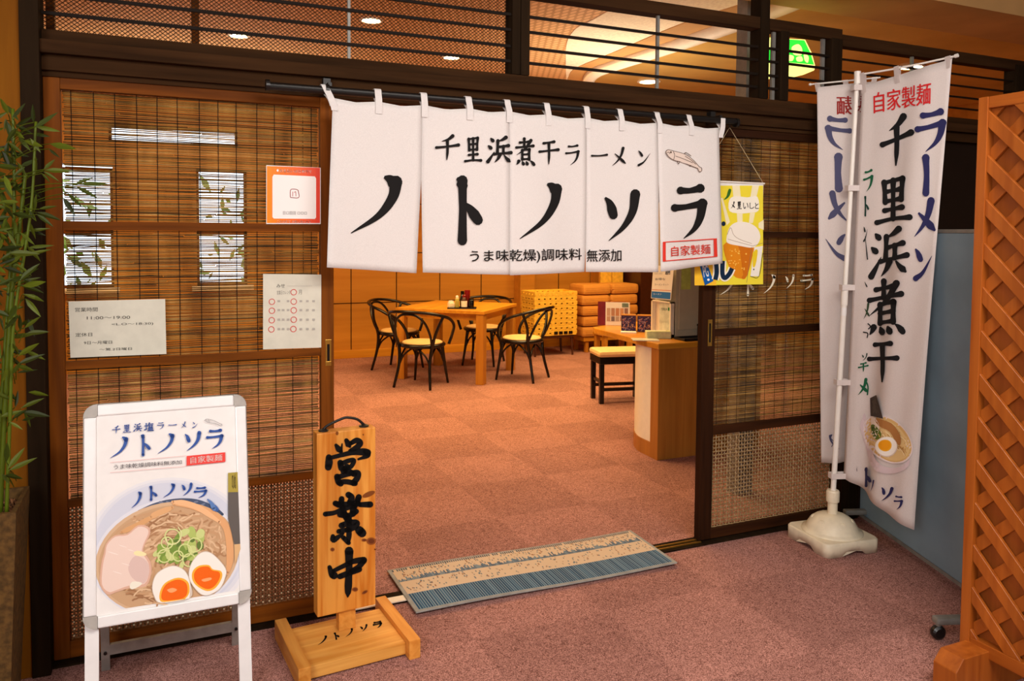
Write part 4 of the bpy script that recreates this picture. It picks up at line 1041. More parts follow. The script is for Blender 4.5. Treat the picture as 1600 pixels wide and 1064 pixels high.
# ================================================================== mat
dm = thing('door_mat', 'blue and beige striped door mat lying across the threshold', 'mat', (1.35, 2.78, 0))
mq = [on_z(605, 897), on_z(985, 834), on_z(1058, 885), on_z(650, 963)]
mS = lambda u, v: ((mq[0]+(mq[1]-mq[0])*u)*(1-v)+(mq[3]+(mq[2]-mq[3])*u)*v)+Vector((0, 0, .0155+.003*math.sin(u*7)))
bm = BM(); G = []
def mat_sheet():
    bm = BM(); top = [[bm.verts.new(mS(i/24, j/8)) for i in range(25)] for j in range(9)]
    bot = [[bm.verts.new(mS(i/24, j/8)-Vector((0, 0, .005))) for i in range(25)] for j in range(9)]
    for j in range(8):
        for i in range(24):
            bm.faces.new((top[j][i], top[j+1][i], top[j+1][i+1], top[j][i+1])); bm.faces.new((bot[j][i], bot[j][i+1], bot[j+1][i+1], bot[j+1][i]))
    for j in range(8):
        for i in (0, 24): bm.faces.new((top[j][i], bot[j][i], bot[j+1][i], top[j+1][i]))
    for i in range(24):
        for j in (0, 8): bm.faces.new((top[j][i], top[j][i+1], bot[j][i+1], bot[j][i]))
    bmesh.ops.recalc_face_normals(bm, faces=bm.faces); return bm
part(obj('mat_border', mat_sheet(), plain('grey_mat_edge', (150, 150, 146), .9)), dm)
class UV(Print):
    def add(s, pts, faces, col):
        o = len(s.v); l = s.b+s.k*s.st
        for u, v in pts: s.v.append(mS(u, v)+Vector((0, 0, l)))
        for f in faces: s.f.append(tuple(o+i for i in f)); s.c.append(c2(col))
        return s
U = UV(None, .0004, .0001)
for i in range(24): U.k = 1; U.poly([(.012+.976*i/24, .03), (.012+.976*(i+1)/24, .03), (.012+.976*(i+1)/24, .97), (.012+.976*i/24, .97)], (206, 184, 158))
for i in range(24): U.k = 3; U.poly([(.012+.976*i/24, .62), (.012+.976*(i+1)/24, .62), (.012+.976*(i+1)/24, .97), (.012+.976*i/24, .97)], (132, 150, 160))
n = 112
for i in range(n):
    u = .014+.972*i/n; U.k = 5; w = .972/n*random.uniform(.55, .8); U.poly([(u, .625), (u+w, .625), (u+w, .965), (u, .965)], random.choice(((52, 84, 112), (70, 102, 128), (44, 74, 102))))
def dash(u, v, w, h, c): U.k = 5; U.poly([(u-w, v-h), (u+w, v-h), (u+w, v+h), (u-w, v+h)], c)
for i in range(120):
    u = .015+.97*i/120
    if random.random() < .9: dash(u, .055, .0026, .024, random.choice(((70, 86, 100), (96, 108, 118))))
for i in range(170):
    u = .015+.97*i/170; hh = random.uniform(.015, .06); dash(u, .335-hh, .0024, hh, random.choice(((84, 112, 134), (110, 134, 150), (70, 96, 120))))
for i in range(420):
    v = random.choice((random.uniform(.09, .24), random.uniform(.36, .58))); dash(random.uniform(.02, .98), v, .0021, random.uniform(.009, .018), random.choice(((120, 130, 132), (150, 110, 84), (96, 116, 130), (170, 150, 130))))
U.build('woven_pattern', 'rug', dm)

# ================================================================== banner stand, two banners
PB = Vector((2.665, 2.52, .2)); PT = on_y(1340, 113, 2.52)
def ponp(z): t = (z-PB.z)/(PT.z-PB.z); return PB+(PT-PB)*t
ns = thing('banner_stand', 'white banner pole in an ivory plastic water base beside the right door', 'stand', (2.665, 2.52, 0), R(-7))
MB = Matrix.Translation((2.665, 2.52, 0)) @ Matrix.Rotation(R(-7), 4, 'Z')
# base with rounded corners and hollowed lower edges
bm = BM(); hs = .138; out = rrect(-hs, -hs, hs, hs, .03, 5); n = len(out); pts = []
for i in range(n):
    a, b = out[i], out[(i+1) % n]; d = math.hypot(a[0]-b[0], a[1]-b[1]); k = max(1, int(d/.012))
    for j in range(k): pts.append((a[0]+(b[0]-a[0])*j/k, a[1]+(b[1]-a[1])*j/k))
def arch(x, y):
    s = min(abs(x), abs(y)); return .02*max(0, min(1, (.062-s)/.025)) if max(abs(x), abs(y)) > hs-.002 else 0
lo = [bm.verts.new((x, y, arch(x, y))) for x, y in pts]; mid = [bm.verts.new((x, y, .052)) for x, y in pts]; hi = [bm.verts.new((x*.965, y*.965, .058)) for x, y in pts]
N = len(pts)
for A, B in ((lo, mid), (mid, hi)):
    for i in range(N): bm.faces.new((A[i], A[(i+1) % N], B[(i+1) % N], B[i]))
bm.faces.new(hi); bm.faces.new(lo[::-1])
lathe(bm, [(.128, .055), (.126, .064), (.112, .066), (.108, .072), (.104, .084), (.09, .106), (.07, .122), (.046, .132), (.03, .135), (0, .135)], (0, 0, 0), 40)
for v in bm.verts: v.co = MB @ v.co
base = part(obj('water_base', bm, 'plastic'), ns)
for p in base.data.polygons: p.use_smooth = len(p.vertices) == 4
bm = BM()
for a in range(20, 380, 60):
    M_ = MB @ Matrix.Rotation(R(a), 4, 'Z') @ Matrix.Translation((.083, 0, .108)) @ Matrix.Rotation(R(52), 4, 'Y')
    lathe(bm, [(.015, -.006), (.0135, .003), (.011, .004), (.010, .001), (0, .001)], (0, 0, 0), 16, None)
    vs = [v for v in bm.verts if not v.tag]
    for v in vs: v.co = M_ @ v.co; v.tag = True
part(obj('base_dimple', bm, 'plastic'), ns)
bm = BM(); lathe(bm, [(.021, .13), (.0205, .19), (.0265, .187), (.0275, .20), (.0275, .23), (.024, .237), (0, .237)], (0, 0, 0), 24, MB); part(obj('pole_socket', bm, 'plastic'), ns)
part(obj('pole', tubem([tuple(ponp(.2)), tuple(ponp(1.06))], .0115, 14), 'polewhite'), ns)
part(obj('pole', tubem([tuple(ponp(1.05)), tuple(PT)], .0095, 14), 'polewhite'), ns)
part(obj('pole_joint', tubem([tuple(ponp(1.045)), tuple(ponp(1.11))], .0145, 14), 'polewhite'), ns)
bm = BM(); tube(bm, [tuple(ponp(1.0)), tuple(ponp(1.035))], .0118, 14); part(obj('pole_label', bm, 'paper'), ns)
FT = on_z(1492, 88, 2.055); A0 = PT+Vector((0, -.004, -.012))
part(obj('banner_arm', tubem([tuple(p) for p in cr([A0, A0.lerp(FT, .5)+Vector((0, 0, -.004)), FT], 6)], .0042, 8), 'polewhite'), ns)
part(obj('arm_tip', tubem([tuple(FT), tuple(FT+Vector((.002, -.012, .002)))], .0075, 10), 'polewhite'), ns)
BT0 = on_z(1266, 132, 2.02); BT1 = Vector((2.86, 2.505, 2.035))
part(obj('banner_arm', tubem([tuple(BT0), tuple(BT1)], .0036, 8), 'polewhite'), ns)
part(obj('arm_tip', lathem([(0, -.007), (.006, -.004), (.007, 0), (.006, .004), (0, .007)], BT0, 12), 'polewhite'), ns)
part(obj('pole_cap', tubem([tuple(PT+Vector((0, 0, -.05))), tuple(PT+Vector((0, 0, .004)))], .0135, 14), 'polewhite'), ns)
def flag(name, label, TL, TR, BL, BR, wave, nu=22, nv=46):
    f = thing(name, label, 'banner', tuple((TL+TR)/2))
    w = (TR-TL).normalized(); d = Vector((0, 0, -1)); nm = w.cross(d).normalized()
    def S(u, v):
        v_ = v; p = (TL+(TR-TL)*u)*(1-v_)+(BL+(BR-BL)*u)*v_
        return p+nm*wave(u, v)
    part(obj('banner_cloth', sheet(S, nu, nv, .0008), 'flag', smooth=True), f)
    return f, Surf(S), S
wf = lambda u, v: (.022*math.sin(u*7.2-.6+v*.6)*(.25+.75*v)+.010*math.sin(u*15+v*4)*(.2+v))*min(1, u*6)
TLf = on_y(1347, 134, 2.505); BLf = on_y(1318, 746, 2.505); TRf = on_z(1487, 92, 2.045); BRf = on_z(1425, 830, .2)
fl_, fs_, S = flag('banner_flag', 'tall white ramen banner facing the hall with black, blue and red characters and a bowl', TLf, TRf, BLf, BRf, wf)
P = Print(fs_, .0035, .00012, 9); navy = (44, 44, 88); redf = (204, 38, 40); grn = (28, 92, 62); ik = (26, 26, 28)
def c7(l): return [(1260+x/3.546, 80+y/3.546) for x, y in l]
def c8(l): return [(1260+x/2.217, 360+y/2.217) for x, y in l]
def qb(f, b): a = f([b[:2], b[2:]]); return (*a[0], *a[1])
P.text('自家製麺', c7([(373, 232), (690, 170), (687, 292), (375, 345)]), redf); P.text('自家製麺', c7([(376, 232), (693, 170), (690, 292), (378, 345)]), redf)
def sk(f, x0, y0, x1, y1, t=.12, s=0):
    """slanted box: right side raised by t of its width, top pushed right by s"""
    w = x1-x0; h = y1-y0
    return f([(x0+s*h, y0+t*w/2), (x1+s*h, y0-t*w/2), (x1, y1-t*w/2), (x0, y1+t*w/2)])
P.glyph('千', sk(c7, 415, 358, 590, 640, .25), ik, 14); P.glyph('里', sk(c7, 385, 690, 580, 955, .12), ik, 13)
P.glyph('浜', sk(c8, 218, -10, 352, 165, .15), ik, 12); P.glyph('煮', sk(c8, 212, 172, 340, 362, .1), ik, 12); P.glyph('干', sk(c8, 215, 370, 318, 530, -.1), ik, 13)
P.glyph('ラ', sk(c7, 605, 318, 785, 560, .12), navy, 17); P.glyph('｜', sk(c7, 590, 578, 745, 800, 0, -.02), navy, 20); P.glyph('メ', sk(c7, 585, 815, 740, 1040, .1), navy, 18); P.glyph('ン', sk(c8, 368, 45, 445, 180, -.1), navy, 16)
P.glyph('ラ', sk(c7, 318, 650, 376, 780, .2), grn, 14); P.glyph('ト', sk(c7, 312, 800, 355, 915), (30, 60, 52), 12); P.glyph('ン', sk(c7, 318, 955, 345, 1060), (34, 44, 44), 12)
for b in ((206, 20, 214, 100), (204, 178, 212, 195)): P.line(c8([b[:2], b[2:]]), 1.6, (40, 44, 44), WP['D'])
P.glyph('メ', sk(c8, 198, 250, 224, 310), (52, 70, 50), 14); P.line(c8([(214, 322), (224, 332), (216, 342)]), 1.8, ik, n=4); P.line(c8([(198, 352), (214, 356), (212, 372)]), 1.8, ik, n=4)
P.glyph('ソ', sk(c8, 190, 425, 216, 452), (30, 60, 50), 14); P.glyph('干', sk(c8, 182, 455, 216, 490), grn, 16); P.glyph('メ', sk(c8, 176, 512, 222, 572, .1), grn, 18); P.line(c8([(205, 515), (216, 540), (214, 570)]), 2.4, grn, n=4)
g = lambda l: [(1320+x/4.431, 600+y/4.431) for x, y in l]
P.poly(g([(110, 300), (125, 235), (150, 215), (200, 460), (250, 555), (330, 580), (400, 570), (455, 520), (440, 575), (380, 612), (300, 620), (225, 600), (185, 540), (150, 420)]), (214, 196, 200), 3)
P.poly(g(ellp(302, 382, 200, 138, .75)), (228, 214, 212)); P.poly(g(ellp(304, 382, 188, 128, .75)), (214, 176, 112)); P.poly(g(ellp(306, 388, 172, 114, .75)), (226, 194, 134))
for i in range(34):
    x, y = random.uniform(180, 430), random.uniform(260, 530)
    l = [(x+random.uniform(-8, 8)+j*14, y+j*random.uniform(6, 20)+random.uniform(-8, 8)) for j in range(5)]
    l = [p for p in l if (((p[0]-306)*.73+(p[1]-388)*.68)/165)**2+((-(p[0]-306)*.68+(p[1]-388)*.73)/105)**2 < 1]
    if len(l) > 2: P.line(g(l), 1.3, random.choice(((196, 150, 84), (242, 220, 170), (208, 168, 108), (180, 128, 70))), n=3)
P.poly(g([(230, 240), (330, 270), (395, 350), (400, 420), (370, 410), (320, 330), (250, 290)]), (172, 118, 66), 3)
P.poly(g([(200, 225), (230, 240), (255, 300), (225, 380), (205, 330)]), (240, 226, 212), 3)
P.poly(g([(198, 290), (225, 285), (262, 335), (260, 370), (232, 385), (208, 350)]), (98, 118, 44), 3); P.poly(g([(205, 300), (230, 310), (245, 345), (228, 365)]), (60, 84, 30), 3)
P.poly(g([(190, 98), (237, 78), (278, 240), (196, 222)]), (70, 60, 54)); P.poly(g([(205, 120), (232, 105), (255, 210), (215, 205)]), (86, 76, 66))
P.ell(*g([(303, 434)])[0], 77/4.43, 70/4.43, (222, 206, 190)); P.ell(*g([(301, 430)])[0], 73/4.43, 66/4.43, (246, 240, 230)); P.ell(*g([(291, 424)])[0], 45/4.43, 41/4.43, (240, 176, 44)); P.ell(*g([(289, 422)])[0], 38/4.43, 34/4.43, (238, 158, 26))
P.glyph('ト', g([(140, 575), (205, 590), (205, 720), (140, 705)]), navy, 20); P.line(g([(216, 668), (208, 710), (196, 745)]), 1.6, navy, WP['P']); P.glyph('ソ', g([(250, 690), (365, 720), (345, 820), (240, 810)]), navy, 17); P.glyph('ラ', g([(360, 760), (415, 775), (412, 870), (355, 875)]), navy, 16); P.line(g([(86, 566), (90, 600)]), 1, (90, 84, 90))
P.build('banner_lettering', 'print', fl_)
bm = BM()
for px, py in ((1344, 137), (1336, 294), (1328, 449), (1320, 597), (1311, 743)):
    q = on_y(px, py, 2.51); c = ponp(q.z)
    M_ = Matrix.Translation(c) @ Matrix.Rotation(R(-20), 4, 'Z')
    bm = BM(); box(bm, (-.017, -.016, -.012), (.05, -.0135, .012), 0, M_); box(bm, (-.017, .0135, -.012), (.05, .016, .012), 0, M_); box(bm, (-.0195, -.016, -.012), (-.017, .016, .012), 0, M_)
    part(obj('banner_tab', bm, 'flag'), fl_)
for u in (.03, .42, .96):
    q = S(u, .008); w_ = (TRf-TLf).normalized()*.011; a_ = A0.lerp(FT, .02+u*.96)
    bm = BM()
    for off in (.006, -.006):
        o_ = Vector((off, 0, 0)); f = [bm.verts.new(x) for x in (q-w_+o_*.4-Vector((0, 0, .02)), q+w_+o_*.4-Vector((0, 0, .02)), a_+w_+o_+Vector((0, 0, .005)), a_-w_+o_+Vector((0, 0, .005)))]; bm.faces.new(f)
    bmesh.ops.solidify(bm, geom=bm.faces[:], thickness=.0008)
    part(obj('banner_tab', bm, 'flag'), fl_)
wb2 = lambda u, v: .014*math.sin(u*6+1+v*.8)*(.3+.7*v)
bTL = on_z(1277, 136, 2.0); bBL = on_y(1284, 724, bTL.y); bTR = Vector((2.845, 2.52, 2.02)); bBR = Vector((2.80, 2.55, .34))
bf, bsurf, S2_ = flag('banner_flag', 'second white banner behind the pole, seen from the back with mirrored characters', bTL, bTR, bBL, bBR, wb2)
P = Print(bsurf, .003, .0001); nv2 = (78, 78, 108); rd2 = (150, 40, 36)
P.text('麺', (1307, 150, 1330, 179), rd2, 0, True); P.text('麺', (1308, 150, 1331, 179), rd2, 0, True); P.text('製', (1333, 148, 1356, 178), rd2, 0, True)
P.glyph('ラ', (1287, 180, 1331, 236), nv2, 17, True); P.glyph('｜', (1292, 242, 1328, 298), nv2, 26, True); P.glyph('メ', (1288, 298, 1330, 352), nv2, 17, True); P.glyph('ン', (1286, 358, 1326, 408), nv2, 16, True)
P.glyph('ノ', (1294, 678, 1312, 702), nv2, 14, True); P.line([(1298, 684), (1303, 690), (1300, 698)], 1.2, nv2)
P.build('mirrored_lettering', 'print', bf)
for u in (.03, .5, .97):
    q = S2_(u, .0); a_ = BT0.lerp(BT1, .07+u*.88); w_ = (bTR-bTL).normalized()*.011; bm = BM()
    f = [bm.verts.new(x) for x in (q-w_-Vector((0, 0, .02)), q+w_-Vector((0, 0, .02)), a_+w_+Vector((0, 0, .005)), a_-w_+Vector((0, 0, .005)))]; bm.faces.new(f)
    bmesh.ops.solidify(bm, geom=bm.faces[:], thickness=.0012); part(obj('banner_tab', bm, 'flag'), bf)

# ================================================================== grey-blue partition on castors
pa, pbb = Vector((2.985, 2.66, 0)), Vector((2.60, 1.60, 0)); dr = (pbb-pa); Lp = dr.length; an = math.atan2(dr.y, dr.x)
pt_ = thing('partition_screen', 'plain grey-blue partition panel standing behind the banner and the lattice', 'partition', tuple(pa), an)
wl = lambda o: (setattr(o, 'parent', pt_), o)[1]
wl(obj('panel', boxm((0, 0, .045), (Lp, .035, 1.36), .003), 'blue'))
wl(obj('edge_frame', boxm((-.012, -.002, .03), (Lp+.012, .037, .045)), 'grey')); wl(obj('edge_frame', boxm((-.012, -.002, 1.36), (Lp+.012, .037, 1.375), .003), 'grey'))
for x in (.03, Lp-.09):
    f0 = wl(obj('foot', boxm((x, -.30 if x > .5 else -.10, .055), (x+.035, .34, .078), .008), 'grey'))
    for y in ((-.285, .32) if x > .5 else (.32,)):
        bm = BM(); lathe(bm, [(0, -.014), (.016, -.014), (.023, -.008), (.025, 0), (.023, .008), (.016, .014), (0, .014)], (0, 0, 0), 18, Matrix.Translation((x+.017, y, .025)) @ Matrix.Rotation(R(90), 4, 'Y')); obj('castor_wheel', bm, 'rubber', f0)
        bm = BM(); lathe(bm, [(.009, .04), (.009, .056)], (x+.017, y, 0), 10); obj('castor_stem', bm, 'grey', f0)

# ================================================================== lattice screen
XL = 2.222; YE = 1.592; YN_ = .72; ZT = 1.76; ZB = .095
ls = thing('lattice_screen', 'orange-brown wooden lattice screen on a block foot at the right edge', 'screen', (XL, YE, 0))
part(obj('post', boxm((XL, YE-.03, .02), (XL+.05, YE, ZT), .002), 'lattice'), ls); part(obj('post', boxm((XL, YN_, .02), (XL+.05, YN_+.03, ZT), .002), 'lattice'), ls)
MT['latticey'] = wood('orange_lattice_rail', (150, 74, 20), (180, 98, 32), 1, 6, .4)
part(obj('top_rail', boxm((XL+.003, YN_+.03, ZT-.034), (XL+.047, YE-.03, ZT), .002), 'latticey'), ls); part(obj('bottom_rail', boxm((XL+.003, YN_+.03, ZB), (XL+.047, YE-.03, ZB+.04), .002), 'latticey'), ls)
part(obj('backing_panel', boxm((XL+.032, YN_+.03, ZB+.04), (XL+.042, YE-.03, ZT-.034)), 'latpan'), ls)
y0, y1, z0, z1 = YN_+.03, YE-.03, ZB+.04, ZT-.034; pv = .13; hw = .0125
def slat(c, sgn, xa, xb):
    # centre line z = z0 + sgn*(y - y0) + c, clipped to the frame
    pts = []
    e = hw*math.sqrt(2)*1.0
    poly = [(y0, z0+sgn*0+c-e), (y1, z0+sgn*(y1-y0)+c-e), (y1, z0+sgn*(y1-y0)+c+e), (y0, z0+c+e)]
    def cl(P, k, v, keep):
        o = []
        for i in range(len(P)):
            p, q = P[i-1], P[i]; ip, iq = keep(p[k], v), keep(q[k], v)
            if ip != iq:
                t = (v-p[k])/(q[k]-p[k]); o.append((p[0]+(q[0]-p[0])*t, p[1]+(q[1]-p[1])*t))
            if iq: o.append(q)
        return o
    poly = cl(poly, 1, z0, lambda a, b: a >= b); poly = cl(poly, 1, z1, lambda a, b: a <= b) if poly else []
    if len(poly) < 3: return
    bm = BM(); prism(bm, [Vector((xa, a, b)) for a, b in poly], (xb-xa, 0, 0))
    bmesh.ops.bevel(bm, geom=bm.edges[:], offset=.0012, segments=1, affect='EDGES')
    part(obj('lattice_slat', bm, 'lattice'), ls)
hw = .0175
c = -(y1-y0)
while c < z1-z0:
    slat(c, 1, XL+.004, XL+.016); c += pv
c = .05
while c < z1-z0+(y1-y0):
    slat(c, -1, XL+.0165, XL+.028); c += pv
bm = BM(); ft = [(2.085, 0), (2.085, .085), (2.115, .12), (2.46, .12), (2.50, .085), (2.50, 0)]
prism(bm, [Vector((x, 1.50, z)) for x, z in ft], (0, .075, 0)); bmesh.ops.bevel(bm, geom=bm.edges[:], offset=.002, segments=1, affect='EDGES'); part(obj('foot', bm, 'lattice'), ls)
bm = BM(); prism(bm, [Vector((x, .80, z)) for x, z in ft], (0, .075, 0)); part(obj('foot', bm, 'lattice'), ls)

# ================================================================== potted bamboo
pb = thing('potted_bamboo', 'artificial green bamboo in a tapered grey-brown planter at the left edge', 'plant', (-.52, 2.45, 0))
xr_ = on_y(25, 815, 2.40).x; cx = xr_-.118; cy_ = 2.518; zt_ = .60
bm = BM(); Rg = []
for hw_, z in ((.088, 0), (.118, zt_-.02), (.118, zt_), (.106, zt_), (.10, zt_-.05)):
    Rg.append([bm.verts.new((cx+a*hw_, cy_+b*hw_, z)) for a, b in ((-1, -1), (1, -1), (1, 1), (-1, 1))])
for A, B in zip(Rg, Rg[1:]):
    for i in range(4): bm.faces.new((A[i], A[(i+1) % 4], B[(i+1) % 4], B[i]))
bm.faces.new(Rg[0][::-1]); bm.faces.new(Rg[-1]); part(obj('planter', bm, 'pot'), pb)
bm = BM()
for i in range(260):
    M_ = Matrix.Translation((cx+random.uniform(-.09, .09), cy_+random.uniform(-.09, .09), zt_-.045+random.uniform(0, .012))) @ Matrix.Rotation(random.uniform(0, 6), 4, Vector((random.random(), random.random(), 1)).normalized())
    box(bm, (-.012, -.006, -.003), (.012, .006, .003), 0, M_)
so = part(obj('bark_chips', bm, 'soil'), pb); so['kind'] = 'stuff'
def culm(pts, r, Y):
    P3 = [on_y(x, y, Y) for x, y in pts]; P3 = [Vector(p) for p in cr([tuple(p) for p in P3], 10)]
    rr = []; 
    for i, p in enumerate(P3): rr.append(r*(1.18 if i % 5 == 0 else 1)*(1-.35*i/len(P3)))
    bm = BM(); tube(bm, P3, rr, 10); return part(obj('culm', bm, 'stem', smooth=True), pb)
culm([(0, 806), (8, 640), (18, 470), (30, 360), (40, 270)], .0066, 2.50); culm([(-8, 806), (2, 640), (12, 480), (22, 330), (20, 170)], .0058, 2.52); culm([(10, 806), (16, 640), (22, 500), (48, 330), (56, 190)], .0048, 2.47)
culm([(-22, 806), (-26, 600), (-18, 400), (-10, 180)], .006, 2.55)
lf = BM(); tw = BM()
def leaf(a, b, Y, w=.16, droop=.1):
    A = on_y(*a, Y); B = on_y(*b, Y+random.uniform(-.05, .03)); d = B-A; L_ = d.length
    sd = d.cross(Vector((random.uniform(-.5, .5), 1, random.uniform(-.3, .3)))).normalized(); up = sd.cross(d).normalized()
    prof = [(0, .05), (.12, .55), (.3, 1), (.55, .9), (.8, .5), (1, .02)]; rows = []
    hw_ = L_*w/2
    for t, k in prof:
        c_ = A+d*t+Vector((0, 0, -1))*(droop*L_*t*t*.4)+Vector((0, 0, droop*L_*.4*t))
        rows.append([lf.verts.new(c_+sd*hw_*k+up*hw_*k*.35), lf.verts.new(c_), lf.verts.new(c_-sd*hw_*k+up*hw_*k*.35)])
    for p, q in zip(rows, rows[1:]):
        lf.faces.new((p[0], p[1], q[1], q[0])); lf.faces.new((p[1], p[2], q[2], q[1]))
LA = '170 185 285 110,175 180 295 205,165 160 160 70,60 140 125 65,40 120 0 40,245 265 375 292,160 215 245 230,215 395 360 400,215 390 270 340,170 420 175 325,370 460 455 430,395 460 530 462,375 475 478 532,330 505 405 578,310 530 368 616,190 585 280 570,180 600 300 640,180 610 262 672,145 685 225 715,50 800 195 805,100 930 195 850,110 960 225 940,115 1000 215 1035,20 820 105 870,0 620 60 710,240 290 295 335,165 600 178 510,30 150 60 260,80 190 30 260,90 230 150 300,40 260 90 330,120 250 210 280,60 200 120 240,150 240 200 310,10 300 50 400,20 420 60 520,90 360 130 430,120 380 60 430,210 400 290 450,205 410 245 455,100 700 170 760,130 700 100 780,40 700 80 770,20 560 70 600'
LB = '125 20 200 110,130 0 215 35,100 180 95 95,120 165 198 108,130 190 242 183,90 300 192 238,90 340 221 292,105 555 218 507,110 575 246 597,60 610 135 560,50 625 112 662,75 550 88 468,40 850 122 748,45 860 182 798,25 885 112 902,30 820 35 722,70 220 60 300,90 290 60 240,80 350 165 372,120 580 150 650,60 390 100 330,10 880 50 930'
for s_, oy in ((LA, 140), (LB, 460)):
    for q in s_.split(','):
        a, b, c, d = map(float, q.split()); Y_ = random.uniform(2.36, 2.52)
        leaf((a/3.13, oy+b/3.13), (c/3.13, oy+d/3.13), Y_, random.uniform(.17, .25))
        A = on_y(a/3.13, oy+b/3.13, Y_); st = on_y(18+random.uniform(-8, 14), oy+b/3.13+random.uniform(10, 26), 2.50)
        tube(tw, cr([tuple(A), tuple(A.lerp(st, .5)+Vector((0, 0, .008))), tuple(st)], 3), .0012, 4)
for i in range(230):
    x, y = random.uniform(-60, 46), random.triangular(150, 720, 300); a = random.uniform(-.6, 3.6); L_ = random.uniform(22, 42)
    leaf((x, y), (x+math.cos(a)*L_, y+math.sin(a)*L_*.8), random.uniform(2.42, 2.6), random.uniform(.16, .24))
fo = part(obj('foliage', lf, 'leaf'), pb); fo['kind'] = 'stuff'
part(obj('twig', tw, 'stem'), pb)

# ================================================================== dining table with four bentwood chairs
TC = Vector((2.555, 6.985, 0)); TA = R(46.5); TH = .655
dt = thing('dining_table', 'square honey-coloured wooden dining table in the middle of the restaurant', 'table', tuple(TC), TA)
wl = lambda o: (setattr(o, 'parent', dt), o)[1]
wl(obj('tabletop', boxm((-.435, -.435, TH-.03), (.435, .435, TH), .004), 'oak'))
wl(obj('apron', boxm((-.39, -.39, TH-.09), (.39, .39, TH-.03)), 'oak'))
for a in (-1, 1):
    for b in (-1, 1): wl(obj('leg', boxm((a*.39-.037, b*.39-.037, 0), (a*.39+.037, b*.39+.037, TH-.03), .003), 'oakv'))
def chair():
    t = thing('bentwood_chair', None, 'chair'); c = lambda n, bm, mt='black', sm=True: obj(n, bm, mt, t, smooth=sm)
    sh = .38
    c('seat_ring', lathem([(0, sh-.035), (.19, sh-.035), (.20, sh-.028), (.205, sh-.015), (.198, sh-.004), (.17, sh-.002), (0, sh-.002)], (0, 0, 0), 32))
    c('seat_pad', lathem([(.178, sh-.004), (.178, sh+.004), (.165, sh+.012), (.1, sh+.016), (0, sh+.017)], (0, 0, 0), 32), 'cream')
    oh = [(.20, .12, .36), (.225, .13, .44), (.262, .09, .53), (.278, -.02, .595), (.262, -.13, .63), (.18, -.235, .66), (0, -.285, .672)]
    oh = oh + [(-x, y, z) for x, y, z in oh[-2::-1]]
    c('armrest_hoop', tubem(cr(oh, 7), .0135, 10))
    ih = [(.155, -.13, .36), (.165, -.18, .46), (.14, -.23, .57), (.08, -.262, .635), (0, -.272, .65)]; ih = ih+[(-x, y, z) for x, y, z in ih[-2::-1]]
    c('back_hoop', tubem(cr(ih, 6), .011, 10))
    for s in (-1, 1):
        c('leg', tubem(cr([(s*.125, .135, .36), (s*.14, .155, .2), (s*.165, .18, 0)], 6), [.0165-.0005*i for i in range(13)], 10))
        c('leg', tubem(cr([(s*.262, -.13, .63), (s*.21, -.15, .5), (s*.16, -.135, .36), (s*.148, -.155, .2), (s*.175, -.20, 0)], 6), [.013]*10+[.016-.0003*i for i in range(15)], 10))
    K4 = [(.135, .15), (-.135, .15), (-.145, -.15), (.145, -.15)]
    for i in range(4):
        (ax_, ay), (bx_, by) = K4[i], K4[(i+1) % 4]
        pts = [(ax_, ay, .20), (ax_*.86+bx_*.14, ay*.86+by*.14, .28), (ax_*.62+bx_*.38, ay*.62+by*.38, .335), ((ax_+bx_)/2, (ay+by)/2, .343), (ax_*.38+bx_*.62, ay*.38+by*.62, .335), (ax_*.14+bx_*.86, ay*.14+by*.86, .28), (bx_, by, .20)]
        c('brace', tubem(cr(pts, 4), .0085, 8))
    return t
ch0 = chair()
CH = [((2.08, 6.60, 0), 'black bentwood chair with its back to the doorway, near left of the table'), ((3.02, 6.55, 0), 'black bentwood chair at the right side of the table, beside the yellow crates'),
      ((2.11, 7.46, 0), 'black bentwood chair half hidden behind the left corner of the table'), ((3.0, 7.46, 0), 'black bentwood chair behind the table under the condiment tray, nearest the back wall')]
for i, (p, lb) in enumerate(CH):
    d = TC-Vector(p); rz = math.atan2(d.y, d.x)-math.pi/2
    if i == 0: ch0.location = p; ch0.rotation_euler = (0, 0, rz+.12); ch0['label'] = lb; ch0['group'] = 'bentwood chairs around the table'
    else: dup(ch0, p, rz+(.1, -.12, 0, .1)[i], lb, 'bentwood chairs around the table')
# condiments
def on_table(px, py): return on_z(px, py, TH)
tr = on_table(722, 482)
t = thing('condiment_tray', 'small dark tray of condiments on the dining table', 'tray', (tr.x, tr.y, TH), R(-24))
obj('tray_plate', boxm((-.13, -.06, 0), (.13, .06, .006), .002), 'tray', t); bm = BM(); box(bm, (-.13, -.06, .006), (.13, -.055, .012)); box(bm, (-.13, .055, .006), (.13, .06, .012)); box(bm, (-.13, -.06, .006), (-.125, .06, .012)); box(bm, (.125, -.06, .006), (.13, .06, .012)); obj('tray_rim', bm, 'tray', t)
def tloc(x, y): c, s = math.cos(R(-24)), math.sin(R(-24)); return (tr.x+x*c-y*s, tr.y+x*s+y*c, TH+.006)
def bottle(name, label, cat, x, y, prof, mt, cap=None, capm=None, lab=None):
    t = thing(name, label, cat, tloc(x, y)); obj('body', lathem(prof, (0, 0, 0), 18), mt, t, smooth=True)
    if cap: obj('cap', lathem(cap, (0, 0, 0), 16), capm, t)
    if lab: obj('paper_label', lathem(lab, (0, 0, 0), 18), 'paper', t)
    return t
t = thing('napkin_holder', 'squat white napkin dispenser at the left end of the condiment tray', 'napkin holder', tloc(-.10, 0)); obj('body', boxm((-.028, -.03, 0), (.028, .03, .052), .012), 'white', t, smooth=False); obj('napkin', boxm((-.018, -.022, .05), (.018, .022, .064), .003), 'paper', t)
